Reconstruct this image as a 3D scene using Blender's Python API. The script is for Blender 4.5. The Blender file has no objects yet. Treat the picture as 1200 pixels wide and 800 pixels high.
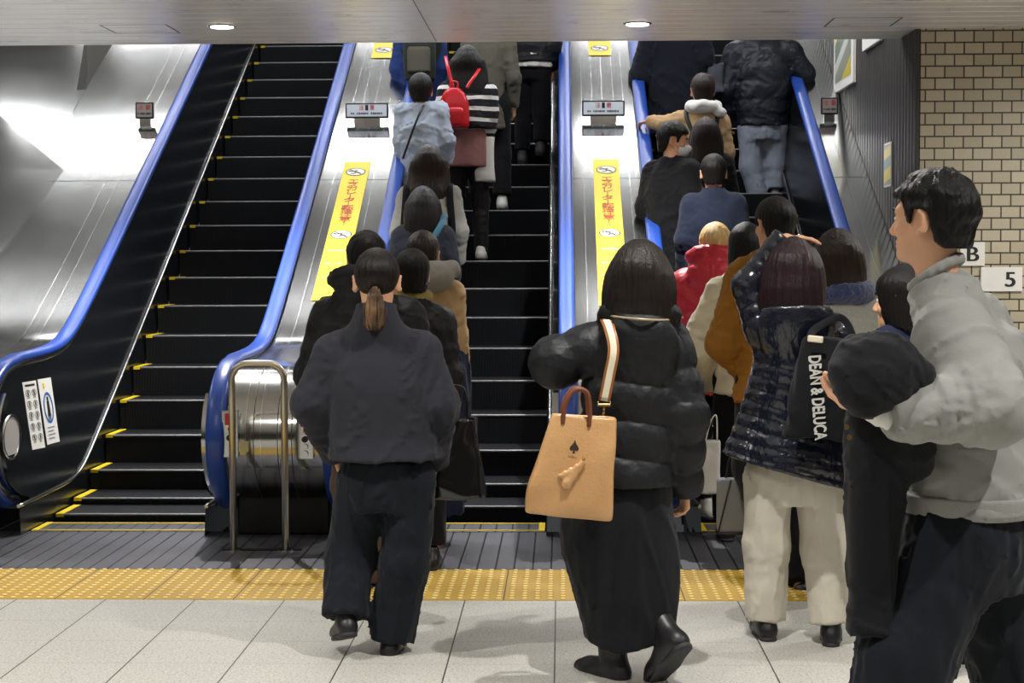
import bpy, math, random
import numpy as np
from mathutils import Vector, Matrix
PI=math.pi
Q=1.0            # voxel scale: larger is coarser
SC=bpy.context.scene
COL=SC.collection
rng=random.Random(7)
# ------------------------------------------------------------------ camera
F=1900.0; CH=1.58
_y=math.radians(1.718); _p=math.radians(2.893); _r=math.radians(0.21)
V=lambda *a: np.array(a,float)
FW=V(-math.sin(_y)*math.cos(_p),math.cos(_y)*math.cos(_p),-math.sin(_p))
_r0=V(math.cos(_y),math.sin(_y),0); _u0=np.cross(_r0,FW)
RT=math.cos(_r)*_r0-math.sin(_r)*_u0; UP=np.cross(RT,FW)
CAM=V(0,0,CH)
def ray(px,py): return FW*F+RT*(px-600)+UP*(400-py)
def at(px,py,Y):
    d=ray(px,py); return CAM+d*(Y/d[1])
def at_z(px,py,z=0):
    d=ray(px,py); return CAM+d*((z-CH)/d[2])
T30=math.tan(math.radians(30))
def at_incline(px,py,G):
    """point of the pixel's ray on the plane of slope 30 deg that passes G below the lens"""
    d=ray(px,py); t=-G/(d[2]-T30*d[1]); return CAM+d*t
cd=bpy.data.cameras.new('camera'); cam=bpy.data.objects.new('camera',cd); COL.objects.link(cam)
cd.sensor_width=36; cd.lens=F/1200*36; cd.clip_start=.05; cd.clip_end=200
cam.matrix_world=Matrix(((RT[0],UP[0],-FW[0],0),(RT[1],UP[1],-FW[1],0),(RT[2],UP[2],-FW[2],CH),(0,0,0,1)))
SC.camera=cam
SC.view_settings.view_transform='Standard'; SC.view_settings.look='None'
SC.view_settings.gamma=1; SC.view_settings.exposure=0
try: SC.view_settings.use_curve_mapping=False
except Exception: pass
# ------------------------------------------------------------------ materials
def lin(c):
    if isinstance(c,str):
        c=c.lstrip('#'); c=[int(c[i:i+2],16)/255 for i in (0,2,4)]
    return tuple((x/12.92 if x<=.04045 else ((x+.055)/1.055)**2.4) for x in c)+(1,)
_M={}
class N:
    def __init__(s,name):
        m=s.m=bpy.data.materials.new(name); m.use_nodes=True; s.t=m.node_tree; s.n=s.t.nodes; s.l=s.t.links
        s.b=s.n['Principled BSDF']
    def add(s,kind,**kw):
        n=s.n.new(kind)
        for k,v in kw.items():
            if k in n.inputs.keys(): n.inputs[k].default_value=v
            else: setattr(n,k,v)
        return n
    def link(s,a,b): s.l.new(a,b)
    def coord(s,scale=(1,1,1),rot=(0,0,0),loc=(0,0,0)):
        tc=s.add('ShaderNodeTexCoord'); mp=s.add('ShaderNodeMapping')
        mp.inputs['Scale'].default_value=scale; mp.inputs['Rotation'].default_value=rot; mp.inputs['Location'].default_value=loc
        s.link(tc.outputs['Object'],mp.inputs['Vector']); return mp.outputs['Vector']
    def math(s,op,a,b=None):
        n=s.add('ShaderNodeMath',operation=op)
        for i,x in enumerate((a,b)):
            if x is None: continue
            if isinstance(x,(int,float)): n.inputs[i].default_value=x
            else: s.link(x,n.inputs[i])
        return n.outputs[0]
    def mix(s,fac,c1,c2):
        n=s.add('ShaderNodeMix',data_type='RGBA')
        if isinstance(fac,(int,float)): n.inputs[0].default_value=fac
        else: s.link(fac,n.inputs[0])
        for i,c in ((6,c1),(7,c2)):
            if isinstance(c,tuple): n.inputs[i].default_value=c
            else: s.link(c,n.inputs[i])
        return n.outputs[2]
    def ramp(s,fac,stops):
        n=s.add('ShaderNodeValToRGB'); e=n.color_ramp.elements
        while len(e)<len(stops): e.new(.5)
        for i,(p,c) in enumerate(stops): e[i].position=p; e[i].color=c
        s.link(fac,n.inputs[0]); return n.outputs[0]
    def bump(s,h,strength=.3,dist=.01):
        n=s.add('ShaderNodeBump'); n.inputs['Strength'].default_value=strength; n.inputs['Distance'].default_value=dist
        s.link(h,n.inputs['Height']); s.link(n.outputs[0],s.b.inputs['Normal'])
    def base(s,c):
        if isinstance(c,tuple): s.b.inputs['Base Color'].default_value=c
        else: s.link(c,s.b.inputs['Base Color'])
    def set(s,**k):
        names=dict(rough='Roughness',metal='Metallic',spec='Specular IOR Level',sheen='Sheen Weight',coat='Coat Weight',aniso='Anisotropic',trans='Transmission Weight',coatr='Coat Roughness')
        for a,v in k.items(): s.b.inputs[names[a]].default_value=v
def noise(n,vec,scale,detail=3,rough=.55):
    t=n.add('ShaderNodeTexNoise'); t.inputs['Scale'].default_value=scale; t.inputs['Detail'].default_value=detail; t.inputs['Roughness'].default_value=rough
    n.link(vec,t.inputs['Vector']); return t.outputs['Fac']
def plain(name,col,rough=.5,metal=0,spec=.5,var=.08,vs=20):
    k=('p',name)
    if k in _M: return _M[k]
    n=N(name); c=lin(col)
    f=noise(n,n.coord(),vs); d=tuple(x*(1-var) for x in c[:3])+(1,); l=tuple(min(1,x*(1+var)) for x in c[:3])+(1,)
    n.base(n.mix(f,d,l)); n.set(rough=rough,metal=metal,spec=spec); _M[k]=n.m; return n.m
def cloth(name,col,rough=.85,weave=.15,wr=.4,wscale=(9,9,9),sheen=.06,var=.12,spec=.25):
    """woven cloth: fine weave bump, soft creases"""
    k=('c',name)
    if k in _M: return _M[k]
    n=N(name); c=lin(col)
    f=noise(n,n.coord(),6,4)
    n.base(n.mix(f,tuple(x*(1-var) for x in c[:3])+(1,),tuple(min(1,x*(1+var)) for x in c[:3])+(1,)))
    a=noise(n,n.coord(wscale),1.0,4,.6); b=noise(n,n.coord(),420,1)
    n.bump(n.math('ADD',n.math('MULTIPLY',a,wr),n.math('MULTIPLY',b,weave*.15)),.8,.02)
    n.set(rough=rough,sheen=sheen,spec=spec); _M[k]=n.m; return n.m
def nylon(name,col,rough=.3,wr=.8,spec=.6):
    """glossy down-jacket shell with puckers"""
    k=('n',name)
    if k in _M: return _M[k]
    n=N(name); n.base(lin(col)); v=n.coord((34,34,16))
    a=noise(n,v,1.0,3,.6); b=noise(n,n.coord((16,16,40)),1.0,2)
    n.bump(n.math('ADD',n.math('MULTIPLY',a,wr),n.math('MULTIPLY',b,wr*.6)),.7,.012)
    n.set(rough=rough,spec=spec); _M[k]=n.m; return n.m
def hairmat(name,col,tip=None,rough=.38):
    k=('h',name)
    if k in _M: return _M[k]
    n=N(name); c=lin(col); t=lin(tip or col)
    v=n.coord((120,120,7)); f=noise(n,v,1.0,3,.6)
    big=noise(n,n.coord((30,30,5)),1.0,2)
    c1=n.mix(f,tuple(x*.55 for x in c[:3])+(1,),tuple(min(1,x*1.5) for x in c[:3])+(1,))
    n.base(n.mix(n.ramp(big,[(.4,(0,0,0,1)),(.7,(1,1,1,1))]),c1,t) if tip else c1)
    fine=noise(n,n.coord((420,420,14)),1.0,2); n.bump(n.math('ADD',f,n.math('MULTIPLY',fine,.6)),.7,.005); n.set(rough=rough+.03,spec=.28); _M[k]=n.m; return n.m
def skinmat(name='skin',col='#dcab8a'):
    k=('s',name)
    if k in _M: return _M[k]
    n=N(name); c=lin(col); f=noise(n,n.coord(),14,4)
    n.base(n.mix(f,tuple(x*.86 for x in c[:3])+(1,),(min(1,c[0]*1.1),c[1]*1.03,c[2],1)))
    n.bump(noise(n,n.coord(),260,2),.12,.002); n.set(rough=.5,spec=.35)
    n.b.inputs['Subsurface Weight'].default_value=.06; n.b.inputs['Subsurface Radius'].default_value=(.01,.004,.002); n.b.inputs['Subsurface Scale'].default_value=.5
    _M[k]=n.m; return n.m
def steel(name,col='#b9b8b4',rough=.28,grain=(2,160,2),scr=.25,spread=.1):
    """brushed stainless: grain along one axis, faint scuffs"""
    k=('m',name)
    if k in _M: return _M[k]
    n=N(name); c=lin(col)
    g=noise(n,n.coord(grain),1.0,3); s=noise(n,n.coord(),3.0,5,.65)
    n.base(n.mix(s,tuple(x*.86 for x in c[:3])+(1,),c))
    r=n.math('ADD',n.math('MULTIPLY',g,spread),n.math('ADD',n.math('MULTIPLY',s,spread),rough-spread)); n.link(r,n.b.inputs['Roughness'])
    n.bump(n.math('ADD',n.math('MULTIPLY',g,.5),n.math('MULTIPLY',s,scr)),.06,.002)
    n.set(metal=1); _M[k]=n.m; return n.m
def emis(name,col,st):
    n=N(name); n.base(lin(col)); n.b.inputs['Emission Color'].default_value=lin(col); n.b.inputs['Emission Strength'].default_value=st; return n.m
# ------------------------------------------------------------------ objects
def tag(o,label=None,cat=None,group=None,kind=None):
    if label: o['label']=label
    if cat: o['category']=cat
    if group: o['group']=group
    if kind: o['kind']=kind
    return o
def empty(name,loc,label=None,cat=None,group=None):
    o=bpy.data.objects.new(name,None); COL.objects.link(o); o.location=[float(x) for x in loc]; o.empty_display_size=.1
    return tag(o,label,cat,group)
def link(name,me,mats,parent=None,loc=None):
    o=bpy.data.objects.new(name,me); COL.objects.link(o)
    for m in (mats if isinstance(mats,(list,tuple)) else [mats]): me.materials.append(m)
    if parent is not None: o.parent=parent
    if loc is not None and parent is None: o.location=[float(x) for x in loc]
    return o
class MB:
    """collects polygons of one part; build() links them as one mesh"""
    def __init__(s): s.v=[]; s.f=[]; s.mi=[]; s.sm=[]
    def quad(s,pts,m=0,smooth=False):
        i=len(s.v); s.v+=[tuple(map(float,p)) for p in pts]; s.f.append(tuple(range(i,i+len(pts)))); s.mi.append(m); s.sm.append(smooth)
    def box(s,lo,hi,m=0,R=None,o=(0,0,0),bev=0):
        x0,y0,z0=lo; x1,y1,z1=hi; b=min(bev,(x1-x0)/2.01,(y1-y0)/2.01,(z1-z0)/2.01)
        i=len(s.v)
        if b<=0:
            P=[(x0,y0,z0),(x1,y0,z0),(x1,y1,z0),(x0,y1,z0),(x0,y0,z1),(x1,y0,z1),(x1,y1,z1),(x0,y1,z1)]
            fs=[(0,3,2,1),(4,5,6,7),(0,1,5,4),(1,2,6,5),(2,3,7,6),(3,0,4,7)]
        else:
            P=[];idx={}
            for a,X in enumerate(((x0,x0+b),(x1,x1-b))):
                for c,Y in enumerate(((y0,y0+b),(y1,y1-b))):
                    for e,Z in enumerate(((z0,z0+b),(z1,z1-b))):
                        for k in range(3):
                            idx[a,c,e,k]=len(P); P.append((X[0] if k==0 else X[1],Y[0] if k==1 else Y[1],Z[0] if k==2 else Z[1]))
            fs=[]
            for a in (0,1):
                q=[idx[a,0,0,0],idx[a,1,0,0],idx[a,1,1,0],idx[a,0,1,0]]; fs.append(q if a else q[::-1])
                q=[idx[0,a,0,1],idx[1,a,0,1],idx[1,a,1,1],idx[0,a,1,1]]; fs.append(q[::-1] if a else q)
                q=[idx[0,0,a,2],idx[1,0,a,2],idx[1,1,a,2],idx[0,1,a,2]]; fs.append(q if a else q[::-1])
            for a in (0,1):
                for c in (0,1):
                    fs.append([idx[a,c,0,0],idx[a,c,1,0],idx[a,c,1,1],idx[a,c,0,1]])
                    fs.append([idx[a,0,c,0],idx[a,1,c,0],idx[a,1,c,2],idx[a,0,c,2]])
                    fs.append([idx[0,a,c,1],idx[1,a,c,1],idx[1,a,c,2],idx[0,a,c,2]])
                    for e in (0,1): fs.append([idx[a,c,e,0],idx[a,c,e,1],idx[a,c,e,2]])
        for p in P:
            p=np.array(p,float)
            if R is not None: p=R@p
            s.v.append(tuple(p+np.array(o,float)))
        for f in fs: s.f.append(tuple(i+k for k in f)); s.mi.append(m); s.sm.append(False)
    def tube(s,pts,r,n=10,m=0,cap=True,sq=None):
        """round tube; r a number or list; sq=(w,h,ref) sweeps a rounded-rectangle strap instead"""
        pts=[np.array(p,float) for p in pts]; k=len(pts); base=len(s.v)
        rs=r if isinstance(r,(list,tuple,np.ndarray)) else [r]*k
        ref=None
        for i,p in enumerate(pts):
            t=pts[min(i+1,k-1)]-pts[max(i-1,0)]; t/=np.linalg.norm(t)+1e-9
            if ref is None:
                ref=np.array(sq[2],float) if sq else (V(0,0,1) if abs(t[2])<.9 else V(1,0,0))
            a=ref-t*(ref@t); a/=np.linalg.norm(a)+1e-9; b=np.cross(t,a)
            if not sq: ref=a
            for j in range(n):
                th=2*PI*j/n
                if sq:
                    c,d=math.cos(th),math.sin(th); c=math.copysign(abs(c)**.35,c); d=math.copysign(abs(d)**.35,d)
                    s.v.append(tuple(p+a*c*sq[1]/2+b*d*sq[0]/2))
                else: s.v.append(tuple(p+(a*math.cos(th)+b*math.sin(th))*rs[i]))
        for i in range(k-1):
            for j in range(n):
                q=(j+1)%n; s.f.append((base+i*n+j,base+i*n+q,base+(i+1)*n+q,base+(i+1)*n+j)); s.mi.append(m); s.sm.append(True)
        if cap:
            s.f.append(tuple(base+j for j in range(n))[::-1]); s.f.append(tuple(base+(k-1)*n+j for j in range(n))); s.mi+=[m,m]; s.sm+=[False,False]
    def disc(s,c,a,b,ra,rb,th,m=0,n=28,m2=None):
        """elliptic plate: axes a,b (unit), thickness th along a x b"""
        c=np.array(c,float);a=np.array(a,float);b=np.array(b,float);nn=np.cross(a,b);i=len(s.v)
        for h in (0,th):
            for k in range(n): s.v.append(tuple(c+a*math.cos(2*PI*k/n)*ra+b*math.sin(2*PI*k/n)*rb+nn*h))
        s.f.append(tuple(i+k for k in range(n))[::-1]); s.f.append(tuple(i+n+k for k in range(n))); s.mi+=[m,m if m2 is None else m2]; s.sm+=[False,False]
        for k in range(n): s.f.append((i+k,i+(k+1)%n,i+n+(k+1)%n,i+n+k)); s.mi.append(m); s.sm.append(False)
    def sweep(s,paths,m=0,smooth=True,close=False):
        """grid of quads between equally long polylines"""
        i=len(s.v); n=len(paths[0])
        for p in paths: s.v+=[tuple(map(float,q)) for q in p]
        K=len(paths)
        for a in range(K if close else K-1):
            b=(a+1)%K
            for j in range(n-1): s.f.append((i+a*n+j,i+b*n+j,i+b*n+j+1,i+a*n+j+1)); s.mi.append(m); s.sm.append(smooth)
    def build(s,name,mats,parent=None,loc=None):
        me=bpy.data.meshes.new(name); o=np.array(loc if loc is not None else (0,0,0),float)
        me.from_pydata([tuple(np.array(v)-o) for v in s.v],[],s.f); me.polygons.foreach_set('material_index',s.mi); me.polygons.foreach_set('use_smooth',s.sm)
        import bmesh
        bm=bmesh.new(); bm.from_mesh(me); bmesh.ops.recalc_face_normals(bm,faces=bm.faces); bm.to_mesh(me); bm.free()
        me.update(); return link(name,me,mats,parent,loc)
def child_loc(parent): return V(*parent.location)
def text_mesh(txt,size,mat,name='lettering',parent=None,M=None,ext=.001,align='CENTER',vertical=False,spacing=1.0):
    cu=bpy.data.curves.new('tx','FONT'); cu.body=txt; cu.size=size; cu.extrude=ext; cu.align_x=align; cu.align_y='CENTER'; cu.space_line=spacing
    ob=bpy.data.objects.new('tx',cu); COL.objects.link(ob); dg=bpy.context.evaluated_depsgraph_get(); dg.update()
    me=bpy.data.meshes.new_from_object(ob.evaluated_get(dg)); bpy.data.objects.remove(ob); bpy.data.curves.remove(cu); me.name=name
    me.materials.clear()
    if M is not None: me.transform(M)
    return link(name,me,mat,parent)
def frameM(o,x,y):
    """4x4 with local x,y axes (unit) at o"""
    x=np.array(x,float);x/=np.linalg.norm(x);y=np.array(y,float);y-=x*(x@y);y/=np.linalg.norm(y);z=np.cross(x,y)
    return Matrix(((x[0],y[0],z[0],o[0]),(x[1],y[1],z[1],o[1]),(x[2],y[2],z[2],o[2]),(0,0,0,1)))
# ------------------------------------------------------------------ implicit surfaces
def smin(a,b,k):
    if k<=0: return np.minimum(a,b)
    h=np.maximum(k-np.abs(a-b),0)/k; return np.minimum(a,b)-h*h*k*.25
def nz(P,seed,f=(1,1,1),oct=3):
    """smooth pseudo-noise in about -1..1"""
    r=np.random.RandomState(seed); p=P*np.array(f,np.float32); out=0; a=1;tot=0
    w=np.sin(p@r.randn(3,3).astype(np.float32)*.9+r.rand(3)*6)*.8
    q=p+w
    for o in range(oct):
        k=r.randn(3,2).astype(np.float32); ph=r.rand(2)*6.3
        s=np.sin(q@k*1.6*(1.9**o)+ph); out=out+a*(s[...,0]*s[...,1]+.5*s[...,0]); tot+=a*1.0; a*=.55
        q=q+.35*np.sin(q[...,[1,2,0]]*1.3*(1.9**o))
    return out/tot
def cyl_rows(rows,n=160):
    rows=sorted(rows,key=lambda r:r[0]); R=np.array([list(r)+[0]*(6-len(r)) for r in rows],float); z=R[:,0]
    if len(rows)<3: return R
    zz=np.linspace(z[0],z[-1],n); out=[zz]
    for c in range(1,R.shape[1]):
        y=R[:,c]; d=np.diff(y)/np.diff(z); m=np.zeros(len(y)); m[0]=d[0];m[-1]=d[-1]
        for i in range(1,len(y)-1):
            m[i]=0 if d[i-1]*d[i]<=0 else 2*d[i-1]*d[i]/(d[i-1]+d[i])
        i=np.clip(np.searchsorted(z,zz,'right')-1,0,len(z)-2); h=z[i+1]-z[i]; t=(zz-z[i])/h
        out.append((2*t**3-3*t**2+1)*y[i]+(t**3-2*t**2+t)*h*m[i]+(-2*t**3+3*t**2)*y[i+1]+(t**3-t**2)*h*m[i+1])
    return np.array(out).T
class SDF:
    """union of shapes; mesh() samples it on a grid"""
    def __init__(s): s.ops=[]; s.lo=V(1e9,1e9,1e9); s.hi=-s.lo; s.post=[]
    def _b(s,lo,hi): s.lo=np.minimum(s.lo,lo); s.hi=np.maximum(s.hi,hi)
    def cap(s,a,b,ra,rb=None,k=.03,sub=False,disp=None,cut=None,s0=0.0,sq=None):
        rb=ra if rb is None else rb; a=np.array(a,float);b=np.array(b,float);m=max(ra,rb)
        lo=np.minimum(a-m,b-m);hi=np.maximum(a+m,b+m)
        ba=b-a;L2=float(ba@ba)+1e-12;L=math.sqrt(L2)
        def fn(P):
            q=P-a; h=np.clip(q@ba/L2,0,1)
            e=q-h[...,None]*ba
            if sq is not None: e=e/np.array(sq)
            d=np.linalg.norm(e,axis=-1)-(ra+(rb-ra)*h)
            if disp is not None: d=d+disp(P,s0+h*L)
            if cut is not None: d=np.maximum(d,(P-cut[0])@np.array(cut[1],float))
            return d
        s.ops.append((lo,hi,fn,k,sub)); 
        if not sub: s._b(lo,hi)
        return s
    def chain(s,pts,rs,k=.03,**kw):
        L=0
        for i in range(len(pts)-1):
            s.cap(pts[i],pts[i+1],rs[i],rs[i+1],k=k,s0=L,**kw); L+=float(np.linalg.norm(np.array(pts[i+1],float)-np.array(pts[i],float)))
        return s
    def ell(s,c,r,R=None,k=.03,sub=False,disp=None,cut=None):
        c=np.array(c,float); r=np.array(r,float); m=max(r) if R is not None else r
        def fn(P):
            q=P-c
            if R is not None: q=q@R          # columns of R are the local axes
            k0=np.linalg.norm(q/r,axis=-1); k1=np.linalg.norm(q/(r*r),axis=-1)+1e-9
            d=k0*(k0-1)/k1
            if disp is not None: d=d+disp(P,0)
            if cut is not None: d=np.maximum(d,(P-cut[0])@np.array(cut[1],float))
            return d
        s.ops.append((c-m,c+m,fn,k,sub))
        if not sub: s._b(c-m,c+m)
        return s
    def box(s,c,hs,R=None,rad=.01,k=.01,sub=False,disp=None):
        c=np.array(c,float);hs=np.array(hs,float);m=np.linalg.norm(hs) if R is not None else hs
        def fn(P):
            q=P-c
            if R is not None: q=q@R
            q=np.abs(q)-hs+rad
            d=np.linalg.norm(np.maximum(q,0),axis=-1)+np.minimum(q.max(axis=-1),0)-rad
            if disp is not None: d=d+disp(P,0)
            return d
        s.ops.append((c-m,c+m,fn,k,sub))
        if not sub: s._b(c-m,c+m)
        return s
    def loft(s,rows,rot=0.0,k=.03,pw=2.0,sub=False,disp=None,hem=None,rnd=0.0):
        """rows (z,cx,cy,halfwidth,halfdepth); rot turns the cross-sections; hem(P)->extra cut"""
        Rr=cyl_rows(rows); z=Rr[:,0]; c,si=math.cos(rot),math.sin(rot); mw=np.maximum(Rr[:,3],Rr[:,4]).max()
        lo=V((Rr[:,1]).min()-mw,(Rr[:,2]).min()-mw,z[0]); hi=V(Rr[:,1].max()+mw,Rr[:,2].max()+mw,z[-1])
        def fn(P):
            pz=np.clip(P[...,2],z[0],z[-1]); g=lambda i:np.interp(pz,z,Rr[:,i])
            x=P[...,0]-g(1); y=P[...,1]-g(2)
            if rot: x,y=x*c+y*si,-x*si+y*c
            w=np.maximum(g(3),.004); dp=np.maximum(g(4),.004)
            if pw==2.0:
                k0=np.sqrt((x/w)**2+(y/dp)**2); k1=np.sqrt((x/w**2)**2+(y/dp**2)**2)+1e-9; d=k0*(k0-1)/k1
                d=np.maximum(d,-np.minimum(w,dp))
            else:
                k0=(np.abs(x/w)**pw+np.abs(y/dp)**pw)**(1/pw); d=(k0-1)*np.minimum(w,dp)*np.where(k0>1,1,1)
            if disp is not None: d=d+disp(P,P[...,2])
            dz=np.maximum(P[...,2]-z[-1],z[0]-P[...,2])
            d=np.where(dz>0,np.sqrt(np.maximum(d,0)**2+dz**2),np.maximum(d,dz))
            if hem is not None: d=np.maximum(d,hem(P))
            return d
        s.ops.append((lo,hi,fn,k,sub))
        if not sub: s._b(lo,hi)
        return s
    def mesh(s,vox,disp=None,pad=.035,cuts=(),band=.05):
        vox=vox*Q; lo=s.lo-pad; hi=s.hi+pad; n=np.maximum(np.ceil((hi-lo)/vox).astype(int)+1,4)
        ax=[(lo[i]+np.arange(n[i])*vox).astype(np.float32) for i in range(3)]
        D=np.full(tuple(n),9.0,np.float32)
        for (l,h,fn,k,sub) in s.ops:
            mg=.03+k+ (0.03 if not sub else .0)
            i0=np.clip(np.floor((l-mg-lo)/vox).astype(int),0,n-1); i1=np.clip(np.ceil((h+mg-lo)/vox).astype(int)+1,1,n)
            if (i1<=i0).any(): continue
            sl=tuple(slice(a,b) for a,b in zip(i0,i1))
            P=np.stack(np.meshgrid(ax[0][sl[0]],ax[1][sl[1]],ax[2][sl[2]],indexing='ij'),-1)
            d=fn(P).astype(np.float32)
            if sub: D[sl]=-smin(-D[sl],d,k)
            else: D[sl]=smin(D[sl],d,k)
        ii=np.nonzero(np.abs(D)<band)
        if len(ii[0]) and (disp is not None or cuts):
            P=np.stack([ax[0][ii[0]],ax[1][ii[1]],ax[2][ii[2]]],-1); d=D[ii]
            if disp is not None: d=d+disp(P).astype(np.float32)
            D[ii]=d
        for c in cuts:
            P=np.stack(np.meshgrid(*ax,indexing='ij'),-1); D=np.maximum(D,c(P).astype(np.float32))
        return snet(D,lo,vox)
def snet(D,o,h):
    D=D.copy(); D[0]=9;D[-1]=9;D[:,0]=9;D[:,-1]=9;D[:,:,0]=9;D[:,:,-1]=9
    np.clip(D,-h*2,h*2,out=D)
    s=D<0; nx,ny,nz_=D.shape; c=np.zeros((nx-1,ny-1,nz_-1),np.int8); offs=[(i,j,k) for i in (0,1) for j in (0,1) for k in (0,1)]
    for i,j,k in offs: c+=s[i:nx-1+i,j:ny-1+j,k:nz_-1+k]
    act=(c>0)&(c<8); I=np.argwhere(act)
    if len(I)==0: return np.zeros((0,3)),np.zeros((0,4),int)
    idx=np.full(act.shape,-1,np.int64); idx[act]=np.arange(len(I))
    vals=np.stack([D[I[:,0]+i,I[:,1]+j,I[:,2]+k] for i,j,k in offs],1); acc=np.zeros((len(I),3)); cnt=np.zeros(len(I)); O=np.array(offs,float)
    for a in range(8):
        for b in range(a+1,8):
            if np.abs(O[a]-O[b]).sum()!=1: continue
            va,vb=vals[:,a],vals[:,b]; m=(va<0)!=(vb<0); t=np.where(m,va/np.where(m,va-vb,1),0)
            acc+=m[:,None]*(O[a]+t[:,None]*(O[b]-O[a])); cnt+=m
    Vv=(I+acc/cnt[:,None])*h+o; Fs=[]
    for ax in range(3):
        u,w=[(1,2),(2,0),(0,1)][ax]
        sa=np.take(s,range(0,s.shape[ax]-1),ax); sb=np.take(s,range(1,s.shape[ax]),ax)
        E=np.argwhere(sa!=sb); E=E[(E[:,u]>0)&(E[:,w]>0)&(E[:,u]<s.shape[u]-1)&(E[:,w]<s.shape[w]-1)]
        if len(E)==0: continue
        def cell(du,dw):
            e=E.copy(); e[:,u]+=du; e[:,w]+=dw; return idx[e[:,0],e[:,1],e[:,2]]
        q=np.stack([cell(-1,-1),cell(0,-1),cell(0,0),cell(-1,0)],1)
        fl=~sa[E[:,0],E[:,1],E[:,2]]; q[fl]=q[fl][:,::-1]; Fs.append(q[(q>=0).all(1)])
    return Vv,np.concatenate(Fs)
def join(ms):
    vs=[];fs=[];n=0
    for v,f in ms:
        vs.append(v); fs.append(f+n); n+=len(v)
    return np.concatenate(vs),np.concatenate(fs)
def put(name,vf,mat,parent=None,loc=None,smooth=1):
    v,f=vf
    for _ in range(smooth):                       # light Laplacian pass to take the grid's ripple off
        if len(v)==0: break
        acc=np.zeros_like(v); cn=np.zeros(len(v))
        for a in range(4):
            for b in ((a+1)%4,(a-1)%4):
                np.add.at(acc,f[:,a],v[f[:,b]]); np.add.at(cn,f[:,a],1)
        cn[cn==0]=1; v=v*.5+acc/cn[:,None]*.5
    me=bpy.data.meshes.new(name); me.vertices.add(len(v)); me.vertices.foreach_set('co',v.astype(np.float32).ravel())
    me.loops.add(f.size); me.loops.foreach_set('vertex_index',f.astype(np.int32).ravel()); me.polygons.add(len(f))
    me.polygons.foreach_set('loop_start',np.arange(0,f.size,4,dtype=np.int32)); me.polygons.foreach_set('loop_total',np.full(len(f),4,np.int32))
    me.polygons.foreach_set('use_smooth',np.ones(len(f),bool)); me.update(calc_edges=True); me.validate()
    return link(name,me,mat,parent,loc)
def rotz(a): c,s=math.cos(a),math.sin(a); return np.array([[c,-s,0],[s,c,0],[0,0,1]])
def rotx(a): c,s=math.cos(a),math.sin(a); return np.array([[1,0,0],[0,c,-s],[0,s,c]])
def roty(a): c,s=math.cos(a),math.sin(a); return np.array([[c,0,s],[0,1,0],[-s,0,c]])
# ================================================================== THE PLACE
XLL,XLR,XML,XMR,XRL,XRR=-3.233,-1.919,-1.27,.041,.674,2.035     # the six handrails
CEIL=3.10; YCE=11.38; WX=2.365; YBR=10.93
G_H,G_S,G_T=6.6,7.5,7.4
def line(y,G): return CH+T30*y-G
def soft(y,G,z0,w):
    d=line(y,G)-z0; return z0+.5*(d+math.sqrt(d*d+w*w))
M_STEEL=steel('brushed_steel','#b6b6b4',.145,(150,2.5,2.5),.25,.06); M_CEIL=steel('ceiling_metal','#fbf9f5',.3,(1.2,90,1),.1,.12); M_CEIL.node_tree.nodes['Principled BSDF'].inputs['Metallic'].default_value=.25
M_BLACK=plain('black_panel','#14161a',.22,0,.6,.15,3); M_DARK=plain('black_steel','#101216',.4,.3,.5)
M_BLUE=plain('blue_rubber','#24489f',.3,0,.5,.06,9)
M_TRIM=steel('polished_trim','#dcdcd8',.2,(3,3,3),.1)
M_YEL=plain('yellow_paint','#e6c81e',.5); M_SEAM=plain('seam_gap','#4c4b48',.5)
M_WHITE=plain('white_plastic','#eceae4',.5,0,.4,.03); M_INK=plain('black_ink','#1b1a1c',.6); M_RED=plain('red_ink','#c22f35',.5); M_STY=plain('yellow_film','#f2d21c',.42,0,.4,.05)
M_BLUEI=plain('blue_ink','#2f63b4',.5); M_GREYP=plain('grey_print','#8f959a',.6)
# ---- floor of speckled white slabs
def floor_material():
    n=N('white_terrazzo'); v=n.coord()
    sp=noise(n,n.coord((1,1,1)),150,2,.7); big=noise(n,v,1.7,4); fl=noise(n,n.coord((70,160,1)),1.0,2,.6)
    c=n.mix(n.ramp(sp,[(.36,lin('#908d84')),(.46,lin('#c9c6bc')),(.6,lin('#d6d3ca'))]),lin('#cfccc3'),lin('#c4c1b7'))
    c=n.ramp(sp,[(.34,lin('#77756f')),(.44,lin('#b9b7b0')),(.62,lin('#cfcdc6'))])
    c=n.mix(n.math('MULTIPLY',big,.35),c,lin('#b9b6ab'))
    c=n.mix(n.ramp(fl,[(.36,(.75,)*3+(1,)),(.45,(0,0,0,1))]),c,lin('#7f7c74'))
    s=n.add('ShaderNodeSeparateXYZ'); n.link(v,s.inputs[0])
    def joint(o,size,off,w):
        m=n.math('PINGPONG',n.math('ADD',o,off),size/2); return n.math('LESS_THAN',m,w)
    x0=at_z(651,706)[0]; gx=joint(s.outputs['X'],.4205,-x0+.4205*20,.0028); gy=joint(s.outputs['Y'],.372,-7.38+.372*30,.0016)
    c=n.mix(gx,c,lin('#3e3c38')); c=n.mix(n.math('MULTIPLY',gy,.6),c,lin('#6a675f')); n.base(c)
    n.bump(n.math('MAXIMUM',gx,gy),-.3,.003); n.link(n.math('ADD',n.math('MULTIPLY',big,.2),.33),n.b.inputs['Roughness']); n.set(spec=.45); return n.m
YB0,YB1,YP1=7.45,8.19,9.33
m=MB(); m.box((-9,-9,-.12),(7.5,YB0,0)); m.box((WX,YB0,-.12),(7.5,14,0)); m.box((-9,YB0,-.12),(-5.6,14,0)); tag(m.build('floor',floor_material()),kind='structure')
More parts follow.
